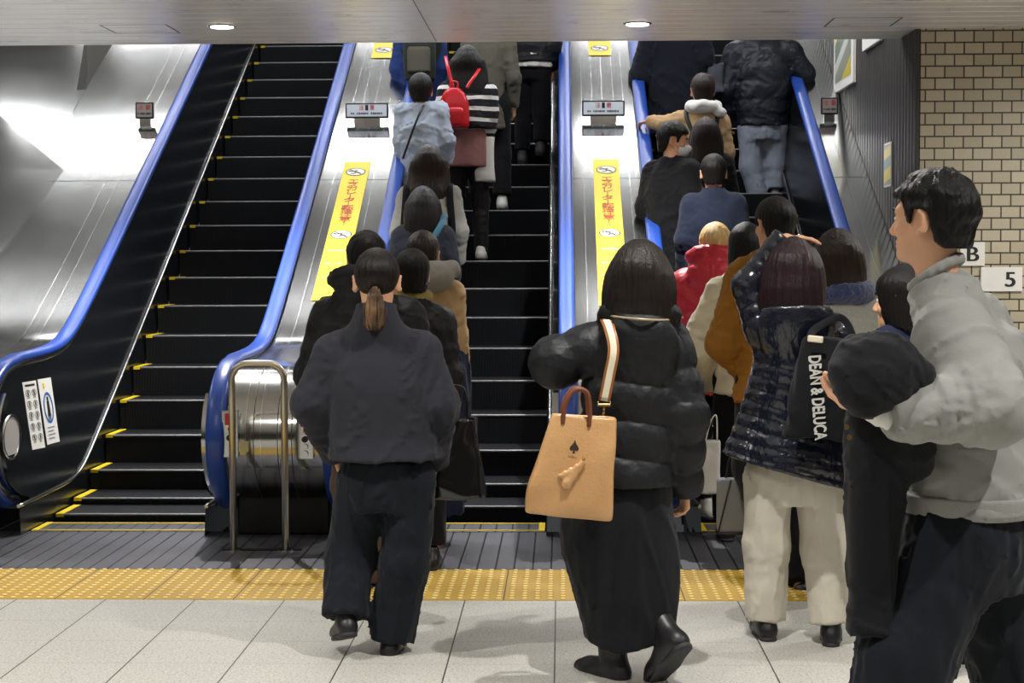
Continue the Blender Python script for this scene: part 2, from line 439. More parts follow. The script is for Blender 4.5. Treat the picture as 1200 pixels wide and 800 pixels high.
# ---- tactile strip
def tactile_material():
    n=N('yellow_tactile'); v=n.coord(); f=noise(n,v,2.2,4,.6); g=noise(n,v,55,2)
    s=n.add('ShaderNodeSeparateXYZ'); n.link(v,s.inputs[0]); c=n.mix(f,lin('#b18a22'),lin('#c9a440')); c=n.mix(n.math('MULTIPLY',g,.5),c,lin('#a5842e')); c=n.mix(n.math('GREATER_THAN',s.outputs['Z'],.0055),c,lin('#e6cc7c'))
    x0=at_z(58,706)[0]; mm=n.math('PINGPONG',n.math('ADD',s.outputs['X'],-x0+.4205*30),.21025); c=n.mix(n.math('LESS_THAN',mm,.003),c,lin('#4a3a12'))
    n.base(c); n.set(rough=.55,spec=.35); return n.m
m=MB(); m.box((-5.6,YB0,-.12),(WX,YB1,.002))
for iy in range(13):
    for ix in range(int(7.6/.0601)):
        x=-5.4+ix*.0601; y=YB0+.03+iy*.057; i=len(m.v); n8=7
        for r_,z_ in ((.0175,.002),(.0105,.0075)):
            for k in range(n8): a=2*PI*k/n8; m.v.append((x+r_*math.cos(a),y+r_*math.sin(a),z_))
        for k in range(n8): m.f.append((i+k,i+(k+1)%n8,i+n8+(k+1)%n8,i+n8+k)); m.mi.append(0); m.sm.append(True)
        m.f.append(tuple(i+n8+k for k in range(n8))); m.mi.append(0); m.sm.append(False)
tag(m.build('floor_tactile_strip',tactile_material()),kind='structure')
# ---- dark ribbed landing plate
n=N('landing_metal'); v=n.coord(); s=n.add('ShaderNodeSeparateXYZ'); n.link(v,s.inputs[0])
rb=n.math('PINGPONG',n.math('ADD',s.outputs['X'],20),.0475); fine=n.math('PINGPONG',n.math('ADD',s.outputs['X'],20),.006)
c=n.mix(noise(n,v,2.5,4),lin('#5b5b60'),lin('#77777c')); n.base(n.mix(n.math('LESS_THAN',rb,.0045),c,lin('#1c1c1f')))
n.bump(n.math('ADD',n.math('MULTIPLY',fine,30),n.math('MULTIPLY',n.math('LESS_THAN',rb,.0045),-.5)),.25,.004); n.set(rough=.42,metal=.7); M_LAND=n.m
m=MB(); m.box((-5.6,YB1,-.12),(WX,YP1,.004)); m.box((XLR+.14,YP1,-.12),(XML-.14,10.2,.004)); m.box((XMR+.14,YP1,-.12),(XRL-.14,10.2,.004)); m.box((-5.6,YP1,-.12),(XLL-.14,10.2,.004))
tag(m.build('floor_landing_plate',M_LAND),kind='structure')
# ---- ceiling of metal slats
m=MB(); y=-9.0; 
while y<YCE-.05:
    y2=min(y+.2,YCE); m.box((-9,y,CEIL),(WX if y>YBR-.1 else 7.5,y2-.006,CEIL+.03),0,bev=.004); y+=.2
m.box((-9,-9,CEIL+.025),(7.5,YBR,CEIL+.2),1); m.box((-9,YBR,CEIL+.025),(WX,YCE,CEIL+.2),1); m.box((-9,YCE-.02,CEIL-.002),(WX,YCE+.03,CEIL+.35),0)
for x in (-.86,): m.quad([(x-.003,-9,CEIL-.0015),(x+.003,-9,CEIL-.0015),(x+.003,YCE,CEIL-.0015),(x-.003,YCE,CEIL-.0015)],1)
def hatch(cx,cy,w,d):
    for a,b,c_,e in ((-w,-d,w,-d+.012),(-w,d-.012,w,d),(-w,-d,-w+.012,d),(w-.012,-d,w,d)): m.quad([(cx+a,cy+b,CEIL-.002),(cx+c_,cy+b,CEIL-.002),(cx+c_,cy+e,CEIL-.002),(cx+a,cy+e,CEIL-.002)],1)
hatch(-2.75,10.65,.22,.2); hatch(1.95,10.6,.22,.2)
tag(m.build('ceiling',[M_CEIL,M_SEAM]),kind='structure')
# ---- walls round the hall (behind and beside the lens) and the shaft above the flights
M_WALL=plain('hall_wall','#b8b2a4',.6,0,.3,.05,2)
for nm,lo,hi in (('wall_back',(-9,-9.2,0),(7.5,-9,CEIL+.2)),('wall_left',(-9.2,-9.2,0),(-9,14,CEIL+.2)),('wall_right',(7.5,-9.2,0),(7.7,14,CEIL+.2))):
    m=MB(); m.box(lo,hi); tag(m.build(nm,M_WALL),kind='structure')
n=N('ivory_tile'); v=n.coord(); s=n.add('ShaderNodeSeparateXYZ'); n.link(v,s.inputs[0]); cb=n.add('ShaderNodeCombineXYZ'); n.link(s.outputs['X'],cb.inputs[0]); n.link(s.outputs['Z'],cb.inputs[1])
off=n.add('ShaderNodeVectorMath',operation='ADD'); n.link(cb.outputs[0],off.inputs[0]); off.inputs[1].default_value=(-WX+.0635*4,-CEIL+.078*50-.01,0)
b=n.add('ShaderNodeTexBrick'); n.link(off.outputs[0],b.inputs['Vector'])
for k,val in (('Scale',1.0),('Brick Width',.127),('Row Height',.0775),('Mortar Size',.0052),('Mortar Smooth',.15),('Bias',.0)): b.inputs[k].default_value=val
b.inputs['Color1'].default_value=lin('#ccc2ab'); b.inputs['Color2'].default_value=lin('#bab098'); b.inputs['Mortar'].default_value=lin('#2e2a22')
mo=noise(n,v,60,3); n.base(n.mix(n.math('MULTIPLY',mo,.28),b.outputs['Color'],lin('#857c66')))
n.bump(n.math('ADD',n.math('MULTIPLY',b.outputs['Fac'],-1.0),n.math('MULTIPLY',mo,.1)),.5,.006); n.set(rough=.42,spec=.45); M_BRICK=n.m
m=MB(); m.box((WX+.032,YBR,0),(7.6,YBR+.25,CEIL+.2),0); tag(m.build('wall_brick',M_BRICK),kind='structure')
M_RIB=plain('dark_ribbed_metal','#42403d',.5,.2,.5,.1,2)
m=MB(); m.box((WX+.02,YBR+.24,-1),(WX+.2,22,11),0)
y=YBR
while y<20: m.box((WX,y,-.5),(WX+.03,y+.088,10),0,bev=.006); y+=.1
tag(m.build('wall_ribbed',M_RIB),kind='structure')
M_SHAFT=plain('shaft_wall','#b4b2ac',.5,0,.4,.06,1.5)
m=MB(); m.box((-7.2,YCE,-.5),(-7,22,11),0); tag(m.build('wall_shaft_left',M_SHAFT),kind='structure')
def sz(y): return line(y,6.6)+2.0
m=MB(); m.quad([(-7.2,YCE,CEIL+.3),(WX+.2,YCE,CEIL+.3),(WX+.2,YCE,4.75),(-7.2,YCE,4.75)]); m.quad([(-7.2,YCE,4.75),(WX+.2,YCE,4.75),(WX+.2,13.2,4.75),(-7.2,13.2,4.75)]); m.quad([(-7.2,13.2,4.75),(WX+.2,13.2,4.75),(WX+.2,22,9.8),(-7.2,22,9.8)]); m.quad([(-7.2,22,-1),(WX+.2,22,-1),(WX+.2,22,11),(-7.2,22,11)])
tag(m.build('ceiling_shaft',M_SHAFT),kind='structure')
# ---- lamps
M_LAMP=emis('lamp_lens','#fff6e6',14); M_TUBE=emis('tube_glow','#f6f8ff',7)
def spot(name,loc,power,size=130,rad=.03,blend=1.0,col=(1,.98,.945),parent=None):
    l=bpy.data.lights.new(name,'SPOT'); l.energy=power; l.spot_size=math.radians(size); l.spot_blend=blend; l.shadow_soft_size=rad; l.color=col
    o=bpy.data.objects.new(name,l); COL.objects.link(o); o.location=loc; return o
pA=at_z(260,30.5,CEIL); pB=at_z(747,27.5,CEIL); dx=pB[0]-pA[0]
DL_W=235
def downlight(x,y,lab,grp=None,power=None,seen=True):
    if seen:
        r=empty('downlight',(x,y,CEIL),lab,'ceiling light',grp); m=MB(); m.disc((x,y,CEIL-.006),(1,0,0),(0,-1,0),.072,.072,.004,n=32); m.build('lens',M_LAMP,r,(x,y,CEIL))
        m=MB(); k=32; ring=[]
        for ra,zz in ((.074,CEIL-.002),(.078,CEIL-.008),(.09,CEIL-.006),(.094,CEIL+.002)): ring.append([(x+ra*math.cos(2*PI*i/k),y+ra*math.sin(2*PI*i/k),zz) for i in range(k+1)])
        m.sweep(ring); m.build('bezel',M_TRIM,r,(x,y,CEIL))
    spot('downlight_lamp',(x,y,CEIL-.03),power or DL_W*1.9)
downlight(pA[0],pA[1],'round recessed downlight in the metal ceiling above the empty steps')
downlight(pB[0],pB[1],'round recessed downlight in the metal ceiling above the middle divider')
downlight(pA[0]-dx,pA[1],None,None,DL_W*1.7,False); spot('downlight_lamp',(pB[0]+dx+.6,pA[1]-1.5,CEIL-.03),DL_W*1.3,size=172)
for j in (1,2,3,4):
    for x in (pA[0]-dx,pA[0],pB[0],pB[0]+dx): downlight(x+ (dx/2 if j%2 else 0),pA[1]-2.6*j,None,None,DL_W*(0,.15,1.15,1.0,.6,.0)[j],False)
# shaft lamps: tubes across the shaft, one row after another up the slope
def tube_lamp(y,z,x0,x1,power):
    r=empty('tube_lamp',((x0+x1)/2,y,z),'long fluorescent tube lamp across the shaft ceiling','ceiling light','tube lamps over the flights')
    m=MB(); m.box((x0,y-.07,z),(x1,y+.07,z+.06),0,bev=.01); m.build('housing',M_WHITE,r,((x0+x1)/2,y,z))
    m=MB(); m.tube([(x0+.03,y,z-.02),(x1-.03,y,z-.02)],.03,12); m.build('tube',M_TUBE,r,((x0+x1)/2,y,z))
    l=bpy.data.lights.new('tube_light','AREA'); l.shape='RECTANGLE'; l.size=x1-x0; l.size_y=.1; l.energy=power; l.color=(.97,.98,1)
    o=bpy.data.objects.new('tube_light',l); COL.objects.link(o); o.location=((x0+x1)/2,y,z-.07)
TUBE_W=40
for y in (12.6,15.4,18.4):
    z=4.66 if y<13.2 else 4.75+(y-13.2)*T30-.12
    for a,b_ in ((-5.6,-3.2),(-2.6,-.2),(.2,2.2)): tube_lamp(y,z,a,b_,TUBE_W)
w=bpy.data.worlds.new('world'); SC.world=w; w.use_nodes=True; w.node_tree.nodes['Background'].inputs[0].default_value=(.9,.95,1,1); w.node_tree.nodes['Background'].inputs[1].default_value=.05
# ================================================================== ESCALATORS
YEND=19.0
def rail_path(off=0.0,G=G_H,zf=1.0,yend=YEND,full=True):
    """handrail centre line in (y,z): round the newel, along the flat, up the slope; off>0 moves it outwards"""
    P=[]
    if full:
        for k in range(25):
            a=-PI/2-PI*k/24*.999; P.append((9.42+.52*math.cos(a),.575+.425*math.sin(a)))
    for y in np.concatenate([np.linspace(9.5,11.6,24),np.linspace(11.9,yend,14)]): P.append((y,soft(y,G,zf,.16)))
    P=np.array(P); T=np.gradient(P,axis=0); T/=np.linalg.norm(T,axis=1)[:,None]+1e-9
    Nn=np.stack([-T[:,1],T[:,0]],1); return P+Nn*off
def trim_z(y): return soft(y,G_T,.17,.1)
def at_x(P,x): return [(x,p[0],p[1]) for p in P]
M_TREAD=None
def tread_material():
    n=N('ribbed_tread'); v=n.coord(); s=n.add('ShaderNodeSeparateXYZ'); n.link(v,s.inputs[0]); f=n.math('PINGPONG',n.math('ADD',s.outputs['X'],20),.0045)
    n.base(lin('#1a1c20')); n.bump(n.math('MULTIPLY',f,200),.5,.006); n.set(rough=.48,metal=.35,spec=.4); return n.m
M_TREAD=tread_material(); M_NOSE=plain('worn_nose','#8a8b8c',.45,.6,.5,.3,90)
def step_noses(phase): return [phase+.37*k for k in range(-6,19)]
def nose_z(y): return soft(y,G_S,0,.2)
def escalator(xl,xr,phase,label):
    cx=(xl+xr)/2; r=empty('escalator',(cx,9.0,0),label,'escalator','up escalators of the bank'); L0=(cx,9.0,0)
    a,b=xl+.135,xr-.135
    for y in step_noses(phase):
        z=nose_z(y); zp=nose_z(y-.37) if y-.37>9.5 else -.02; z2=z; q=-.10
        prof=[(y+.012,min(zp-.03,z-.05)),(y+.004,z-.03),(y+.004,z-.012),(y+.01,z-.002),(y+.02,z),(y+.385,z),(y+.385,z-.35),(y+.2,z-.45)]
        m=MB(); m.sweep([[(x,p[0],p[1]) for p in prof+prof[:1]] for x in (a,b)],smooth=False); m.quad([(a,*p) for p in prof]); m.quad([(b,*p) for p in prof[::-1]])
        st=m.build('step',[M_TREAD],r,L0)
        m=MB(); m.box((a,y,z-.012),(b,y+.022,z+.002),0,bev=.004); m.build('nosing',M_NOSE,st,L0)
        for xa in (a+.004,):
            m=MB(); m.box((xa,y-.004,z-.018),(xa+.046,y+.36,z+.003),0); m.build('safety_stripe',[M_YEL],st,L0)
    m=MB(); m.box((a,YP1-.02,-.1),(b,9.62,.006),0); m.box((a,YP1+.02,.006),(b,YP1+.035,.009),1); m.box((a,9.6,.004),(b,9.618,.009),1); m.box((a,YP1,.004),(a+.035,9.62,.011),1); m.box((b-.035,YP1,.004),(b,9.62,.011),1)
    m.build('comb_plate',[M_LAND,M_YEL],r,L0)
    for side,x in ((1,xl),(-1,xr)):
        # handrail: a C-shaped rubber grip
        P=[rail_path(o) for o in (-.002,.012,.02,.012,-.002,-.022,-.03,-.022)]; xs=[-.052,-.044,0,.044,.052,.046,0,-.046]
        P=[rail_path(o) for o in (-.024,-.004,.012,.02,.02,.012,-.004,-.024)]; xs=[-.046,-.054,-.046,-.03,.03,.046,.054,.046]
        m=MB(); m.sweep([at_x(P[k],x+xs[k]) for k in range(8)],close=True); m.build('handrail',M_BLUE,r,L0)
        # slim metal track under the grip
        A=rail_path(-.026); B=rail_path(-.06); m=MB(); m.sweep([at_x(A,x-.04),at_x(A,x+.04),at_x(B,x+.034),at_x(B,x-.034)],close=True); m.build('rail_track',M_TRIM if side==1 else M_TRIM,r,L0)
        # black inner panel
        xi=x+side*.036; xt=x+side*.108
        ys=np.concatenate([8.96+.46*(1-np.cos(np.linspace(0,PI/2,14))),np.linspace(9.5,11.6,26),np.linspace(11.9,YEND,12)]); tp=[];bt=[]
        for y in ys:
            if y<9.42: h=.37*math.sqrt(max(0,1-((9.42-y)/.465)**2)); t_,b_=.575+h,.575-h
            else: t_,b_=soft(y,G_H,1,.16)-.055,-9
            b_=max(b_,trim_z(y)); f=max(0,(soft(max(y,9.42),G_H,1,.16)-.055-b_)/.775); tp.append((x+side*(.036+.072*(.945-t_)/.775 if y<9.42 else .036),y,t_)); bt.append((x+side*(.036+.072*min(1,f)),y,b_))
        m=MB(); m.sweep([tp,bt],smooth=False); m.build('balustrade_panel',M_BLACK,r,L0)
        ys=np.concatenate([np.linspace(9.18,11.6,34),np.linspace(11.9,YEND,12)]); C=[(y,trim_z(y)) for y in ys]
        m=MB(); m.tube([(xt+side*.006,*c) for c in C],.011,8); m.build('trim_rail',M_TRIM,r,L0)
        m=MB(); m.sweep([[(xt+side*.01,*c) for c in C],[(xt+side*.02,c[0],c[1]-.3 if c[0]>9.9 else max(c[1]-.3,-.05)) for c in C]],smooth=False); m.sweep([[(xt+side*.012,*c) for c in C],[(xt-side*.05,*c) for c in C]],smooth=False); m.build('skirt_panel',M_BLACK,r,L0)
        # stainless end of the balustrade under the handrail bend
        E=[p for p in rail_path(-.055)[2:19]]; E2=[p for p in rail_path(-.105)[2:19]]; m=MB(); m.sweep([at_x(E,x-side*.02),at_x(E,x+side*.088)]); m.sweep([at_x(E,x+side*.088),at_x(E2,x+side*.09)],smooth=False); m.sweep([at_x(E2,x+side*.09),at_x(E2,x+side*.03)],smooth=False)
        m.build('newel_plate',M_STEEL,r,L0)
    return r
esc_L=escalator(XLL,XLR,12.01,'empty up escalator, farthest from the brick wall, with black steps and blue handrails')
esc_M=escalator(XML,XMR,12.22,'middle escalator with riders on its left half and bare steps on the right')
esc_R=escalator(XRL,XRR,12.10,'crowded escalator nearest the brick wall, packed with riders in dark coats')
# newel face of the empty escalator: round speaker, two notices
def on_x(px,py,X):
    d=ray(px,py); t=X/d[0]; return CAM+d*t
# ---- dividers between the flights
def divider(x0,x1,name,label,strips,drum=True,cat='divider',ex=()):
    cx=(x0+x1)/2; r=empty(name,(cx,9.2,0),label,cat); L0=(cx,9.2,0); w=x1-x0; D=rail_path(-.03); k=5 if w<.8 else 6
    m=MB(); D2=rail_path(-.09)
    m.sweep([at_x(D2,x0),at_x(D,x0)],smooth=False); m.sweep([at_x(D,x0+.0),at_x(D,x1)],smooth=True); m.sweep([at_x(D,x1),at_x(D2,x1)],smooth=False)
    m.build('deck_cladding',M_STEEL,r,L0)
    Db=rail_path(-.0275); m=MB()
    for xs in strips:
        m.sweep([at_x(Db,xs-.0022),at_x(Db,xs+.0022)])
    m.build('deck_seam',M_TRIM,r,L0)
    if drum:
        m=MB(); Dd=rail_path(-.0272)[:25]
        for xs in (strips[0]+.045,strips[-1]-.05,(x0+x1)/2+.02): m.sweep([at_x(Dd,xs-.0022),at_x(Dd,xs+.0022)])
        m.build('drum_joint',M_SEAM,r,L0)
    m=MB(); De=rail_path(-.0282)
    for yy in (10.02,12.55,15.2):
        y2=yy+.004; m.quad([(x0,yy,soft(yy,G_H,1,.16)-.0315),(x1,yy,soft(yy,G_H,1,.16)-.0315),(x1,y2,soft(y2,G_H,1,.16)-.0295),(x0,y2,soft(y2,G_H,1,.16)-.0295)])
    m.build('cross_joint',M_SEAM,r,L0)
    if drum:
        m=MB(); m.box((x0+.0,9.22,.004),(x1-.0,10.3,.42),0,bev=.01); m.build('plinth',M_DARK,r,L0)
    return r
div_M=divider(XLR+.058,XML-.058,'escalator_divider','stainless divider with round end and yellow notice between empty and middle escalators',[XLR+.058+.533*f for f in (.2,.36,.55,.78)])
div_R=divider(XMR+.058,XRL-.058,'escalator_divider','stainless divider with yellow notice between middle escalator and the crowded one',[XMR+.058+.517*f for f in (.16,.33,.5,.68,.84)])
div_W=divider(XRR+.058,WX-.005,'escalator_divider','narrow stainless deck between crowded escalator and ribbed dark wall',[XRR+.058+.1],cat='divider')
xo=-4.12
div_L=divider(xo,XLL-.058,'escalator_divider','wide stainless deck outside the empty escalator at the far left',[XLL-.3,XLL-.2])
# broad sloping sheet further out, folded up along its upper edge
G_D=G_H+.03
f0=at_incline(90,105,G_D); f1=at_incline(75,200,G_D); dd=(f0-f1)/np.linalg.norm(f0-f1); ftop=f0+dd*1.4
up=V(0,0,1)
r=empty('sloping_panel',(-4.6,12,1.9),'broad sloping stainless sheet at the far left beside the dark gap','panel')
m=MB(); L0=(-4.6,12,1.9)
fl=[f1+V(-.05,-1.2,-1.2*T30),f1,f0,ftop]; lf=[p+V(-1.05,.0,.10*min(i,2)*.5+.02) for i,p in enumerate(fl)]
for i in range(3): m.quad([fl[i],fl[i+1],lf[i+1],lf[i]])
lowY=[9.0,9.6,10.0,10.4,10.8,11.2]; R1=[(xo+.001,y,soft(y,G_H,1,.16)-.031) for y in np.linspace(8.95,float(f0[1]),30)]; R0=[(-6.0,p[1],p[2]+.01) for p in R1]
ye=float(fl[0][1]); Rlow=[p for p in R1 if p[1]<ye]; m.sweep([Rlow,[(-6.0,p[1],p[2]+.02) for p in Rlow]])
Rup=[(xo+.001,y,line(y,G_D)) for y in np.linspace(Rlow[-1][1],float(f0[1]),14)]
Fe=[]
for p in Rup:
    y=p[1]
    if y<=fl[0][1]: q=fl[0]
    elif y<=f1[1]: t=(y-fl[0][1])/(f1[1]-fl[0][1]); q=fl[0]+(f1-fl[0])*t
    else: t=(y-f1[1])/(f0[1]-f1[1]); q=f1+(f0-f1)*t
    Fe.append(tuple(q))
m.sweep([Rup,Fe],smooth=False)
m.quad([tuple(ftop),tuple(f0),tuple(f0+V(0,.02,-.4)),tuple(ftop+V(0,.02,-.4))])
m.quad([Rlow[0],(-6.0,Rlow[0][1],Rlow[0][2]+.02),(-6.0,Rlow[0][1],.004),(Rlow[0][0],Rlow[0][1],.004)]); m.build('sheet',M_STEEL,r,L0)
m=MB(); S=[(y,line(y,G_H)) for y in np.linspace(11.5,19,10)]; m.sweep([[(-4.90,a,b_) for a,b_ in S],[(-4.80,a,b_) for a,b_ in S],[(-4.80,a,b_-.05) for a,b_ in S],[(-4.90,a,b_-.05) for a,b_ in S]],close=True); hl=m.build('handrail',plain('olive_rubber','#4b4436',.35),None,(-4.85,11.5,2)); tag(hl,'dark handrail at the top far left beyond the sloping sheet','handrail')
m=MB(); m.box((-6.5,13.2,.5),(-4.0,13.3,2.6),0); m.quad([(-6.5,14.6,1),(xo,14.6,1),(xo,14.6,6),(-6.5,14.6,6)]); 
# ---- the guard pipe before the divider
gx0=at(274,650,8.72)[0]; gx1=at(335,650,8.72)[0]; gz=at(300,426,8.72)[2]; rr=.085
P=[(gx0,8.72,0)]+[(gx0,8.72,gz-rr)]+[(gx0+rr-rr*math.cos(a),8.72,gz-rr+rr*math.sin(a)) for a in np.linspace(.15,PI/2,7)]+[(gx1-rr+rr*math.sin(a),8.72,gz-rr+rr*math.cos(a)) for a in np.linspace(0,PI/2-.15,7)]+[(gx1,8.72,gz-rr),(gx1,8.72,0)]
r=empty('guard_rail',((gx0+gx1)/2,8.72,0),'bent steel pipe guard standing before the round divider end','guard rail'); L0=r.location
m=MB(); m.tube(P,.019,14); m.build('pipe',steel('satin_pipe','#c9c2b2',.3,(8,8,8)),r,tuple(L0))
for x in (gx0,gx1):
    m=MB(); m.disc((x,8.72,.004),(1,0,0),(0,1,0),.05,.05,.006); m.build('floor_flange',M_TRIM,r,tuple(L0))
m=MB(); m.box((gx0-.06,8.70,.0045),(gx1+.09,8.74,.011),0,bev=.002); m.build('foot_bar',M_DARK,r,tuple(L0))
# ---- buttons on the divider's round end
def button_strip(px,py,X0,par,L0,lab):
    D=rail_path(-.024)
    m=MB(); Y=8.99
    o=at(px,py,8.925)
    def pl(dz0,dz1,w,mat,th=.006,dy=0):
        mm=MB(); z0,z1=o[2]+dz0,o[2]+dz1; mm.box((o[0]-w,8.905-dy,z0),(o[0]+w,8.955,z1),0,bev=.002); return mm
    pl(-.13,.13,.045,None).build('switch_plate',M_STEEL,par,L0)
    e=pl(.05,.115,.026,None,dy=.003).build('stop_switch',M_RED,par,L0); pl(.01,.048,.024,None,dy=.003).build('label_plate',M_WHITE,par,L0)
    m=MB(); m.disc((o[0],8.902,o[2]+.03),(1,0,0),(0,0,1),.009,.012,.004); m.build('arrow_mark',M_RED,par,L0)
    for dz,mt in ((-.02,M_INK),(-.062,M_STEEL),(-.1,M_STEEL)):
        m=MB(); m.disc((o[0],8.9,o[2]+dz),(1,0,0),(0,0,1),.017,.017,.008); m.build('key_switch',mt,par,L0)
        m=MB(); m.disc((o[0],8.897,o[2]+dz),(1,0,0),(0,0,1),.008,.008,.004); m.build('key_hole',M_INK if mt is not M_INK else M_WHITE,par,L0)
L0m=tuple(div_M.location); button_strip(270,508,0,div_M,L0m,''); button_strip(358,510,0,div_M,L0m,'')
o=at(286,523,8.93); m=MB(); m.box((o[0]-.026,8.908,o[2]-.028),(o[0]+.026,8.95,o[2]+.028),0,bev=.001); m.build('pale_label',plain('pale_yellow_label','#cfc69a',.5),div_M,L0m)
# ---- yellow notices on the decks
def deck_frame(px,py,G=G_D-.004):
    o=at_incline(px,py,G); return o,V(1,0,0),V(0,math.cos(PI/6),math.sin(PI/6))
def bars(m,c,x,y,w,h,mi=0,lift=.0015,n=None,seed=0):
    """a row of small print marks: little blocks of uneven length"""
    r_=random.Random(seed); k=n or max(3,int(w/h*1.1)); p=w/k; nn=np.cross(x,y)
    for i in range(k):
        if r_.random()<.12: continue
        u=-w/2+p*i; uw=p*r_.uniform(.45,.85); hh=h*r_.uniform(.6,1)
        q=[c+x*u-y*hh/2,c+x*(u+uw)-y*hh/2,c+x*(u+uw)+y*hh/2,c+x*u+y*hh/2]; m.quad([a+nn*lift for a in q],mi)
def pictogram(par,L0,c,x,y,R):
    """no-walking roundel: ring, striding figure, slash"""
    nn=np.cross(x,y); m=MB(); m.disc(c+nn*.001,x,y,R,R*.82,.0012,n=40); m.build('roundel',M_WHITE,par,L0)
    m=MB(); k=40
    ring=[[c+nn*.003+x*math.cos(2*PI*i/k)*R*s_+y*math.sin(2*PI*i/k)*R*.82*s_ for i in range(k+1)] for s_ in (1.0,.9)]; m.sweep(ring)
    fig=[((-.55,.1),(-.15,.15)),((-.15,.15),(.1,-.05)),((.1,-.05),(.5,-.35)),((-.15,.15),(.2,.4)),((.1,-.05),(-.1,-.45)),((-.1,-.45),(-.45,-.5))]
    def bar(a,b_,w):
        a=c+nn*.0032+x*a[0]*R+y*a[1]*R*.82; b2=c+nn*.0032+x*b_[0]*R+y*b_[1]*R*.82; d=b2-a; d/=np.linalg.norm(d); s_=np.cross(nn,d)*w; m.quad([a-s_,b2-s_,b2+s_,a+s_])
    for a,b_ in fig: bar(a,b_,R*.075)
    bar((-.62,.62),(.62,-.62),R*.06); m.disc(c+nn*.003-x*R*.62+y*R*.16,x,y,R*.12,R*.12,.0006,n=12)
    m.build('pictogram',M_INK,par,L0)
def deck_z(y): return soft(y,G_H,1,.16)-.03
def deck_at(xc,Y):
    d=(deck_z(Y+.01)-deck_z(Y-.01))/.02; y=V(0,1,d)/math.hypot(1,d); return V(xc,Y,deck_z(Y)),V(1,0,0),y
def deck_Y(py,xc):
    lo,hi=9.6,18.0
    for _ in range(40):
        m_=(lo+hi)/2; P=V(xc,m_,deck_z(m_))-CAM; v_=400-F*(P@UP)/(P@FW)
        if v_>py: lo=m_
        else: hi=m_
    return lo
def notice(py0,py1,xc,label,rounds,text=None,prints=()):
    Y1=deck_Y(py0,xc) if py0>40 else deck_Y(50,xc)+1.2; Y0=deck_Y(py1,xc); c,x,y=deck_at(xc,(Y0+Y1)/2); L0=tuple(c); w=.1
    r=empty('warning_sticker',L0,label,'sign'); ys=np.linspace(Y0,Y1,24); n_=V(0,-.5,.866)
    m=MB(); m.sweep([[V(xc+u,q,deck_z(q))+n_*.003 for q in ys] for u in (-w,w)]); m.sweep([[V(xc+u,q,deck_z(q))+n_*.0005 for q in ys] for u in (w,-w)]); m.build('film',M_STY,r,L0)
    for py in rounds: o,x,y=deck_at(xc,deck_Y(py,xc)); pictogram(r,L0,o+n_*.003,x,y,.078)
    if text:
        Ya,Yb=deck_Y(text[1],xc),deck_Y(text[0],xc); o,x,y=deck_at(xc,(Ya+Yb)/2); Ln=(Yb-Ya)/y[1]
        t=text_mesh('エ\nス\nカ\nレ\n|\nタ\n|\n転\n落\n注\n意\n!',.1,M_RED,'red_lettering',r,None,.0006,'CENTER',spacing=.74)
        co=np.array([v_.co[:] for v_ in t.data.vertices]); h=co[:,1].max()-co[:,1].min(); mid=(co[:,1].max()+co[:,1].min())/2
        for v_ in t.data.vertices: v_.co=(v_.co[0]*1.0,(v_.co[1]-mid)*Ln/h,v_.co[2])
        t.data.transform(frameM(o+n_*.0045-c,x,y))
    for i,py in enumerate(prints):
        o,x,y=deck_at(xc,deck_Y(py,xc)); m=MB(); bars(m,o+n_*.003,x,y,.13,.03,0,.0015,n=9,seed=i); m.build('small_print',M_GREYP,r,L0)
    return r
XMC=(XLR+XML)/2; XRC=(XMR+XRL)/2
notice(190,352,XMC,'long yellow no-walking notice on divider between the empty and middle escalators',(202,275.5),(211,264),(294,309,325))
notice(187,358,XRC,'long yellow no-walking notice on divider between middle and crowded escalators',(199.5,273.5,343.5),(208,262),(292,308,323))
notice(-70,68,XMC,'lower end of another yellow notice at ceiling edge on the divider beside empty escalator',(59,))
notice(-70,65,XRC,'lower end of another yellow notice at ceiling edge on the divider beside crowded escalator',(57,))
for o,px,py in ((XMC,447,61),(XRC,703,59)):
    pass
# ---- flip signs standing on the decks
def flip_sign(px0,px1,py0,py1,G,label,dark=False):
    base=at_incline((px0+px1)/2,py1+6,G); Y=base[1]-.03; a=at(px0,py0,Y); b_=at(px1,py0,Y); z1=a[2]; z0=at(px0,py1,Y)[2]; cx=(a[0]+b_[0])/2; w=abs(b_[0]-a[0])/2
    r=empty('flip_sign',(cx,Y,base[2]),label,'sign'); L0=(cx,Y,base[2])
    m=MB(); m.box((cx-w,Y-.012,z0),(cx+w,Y+.02,z1),0,bev=.004); m.build('frame',M_INK,r,L0)
    m=MB(); e=.012; m.box((cx-w+e,Y-.015,z0+e),(cx+w-e,Y-.01,z1-e),0); m.build('face',plain('dim_face','#8f8a86',.4) if dark else plain('pale_face','#cfd8e2',.3,0,.5,.03),r,L0)
    X=V(1,0,0);Z=V(0,0,1); h=z1-z0
    t=text_mesh('注　意' if not dark else '注 意',h*.36,M_RED,'heading',r,frameM(V(0,-.0165,(z0+z1)/2+h*.17-base[2]),X,Z),.0006)
    m=MB(); bars(m,V(cx,Y-.0152,z0+h*.3),X,Z,w*1.5,h*.16,0,.0012,n=16,seed=3); m.build('small_print',M_INK,r,L0)
    if not dark:
        m=MB(); m.box((cx-.012,Y-.017,(z0+z1)/2+.0),(cx+.012,Y-.0155,z1-e-.004),0); m.build('centre_mark',M_INK,r,L0)
    m=MB(); m.box((cx-w*.6,Y-.006,base[2]-.03),(cx+w*.6,Y+.03,z0+.002),0,bev=.004); m.build('bracket',M_STEEL,r,L0)
    return r
flip_sign(405,455,121,138.5,G_D,'white flip sign with red heading on divider right of the empty escalator')
flip_sign(682,732,118,136,G_D,'white flip sign with red heading on divider left of the crowded escalator')
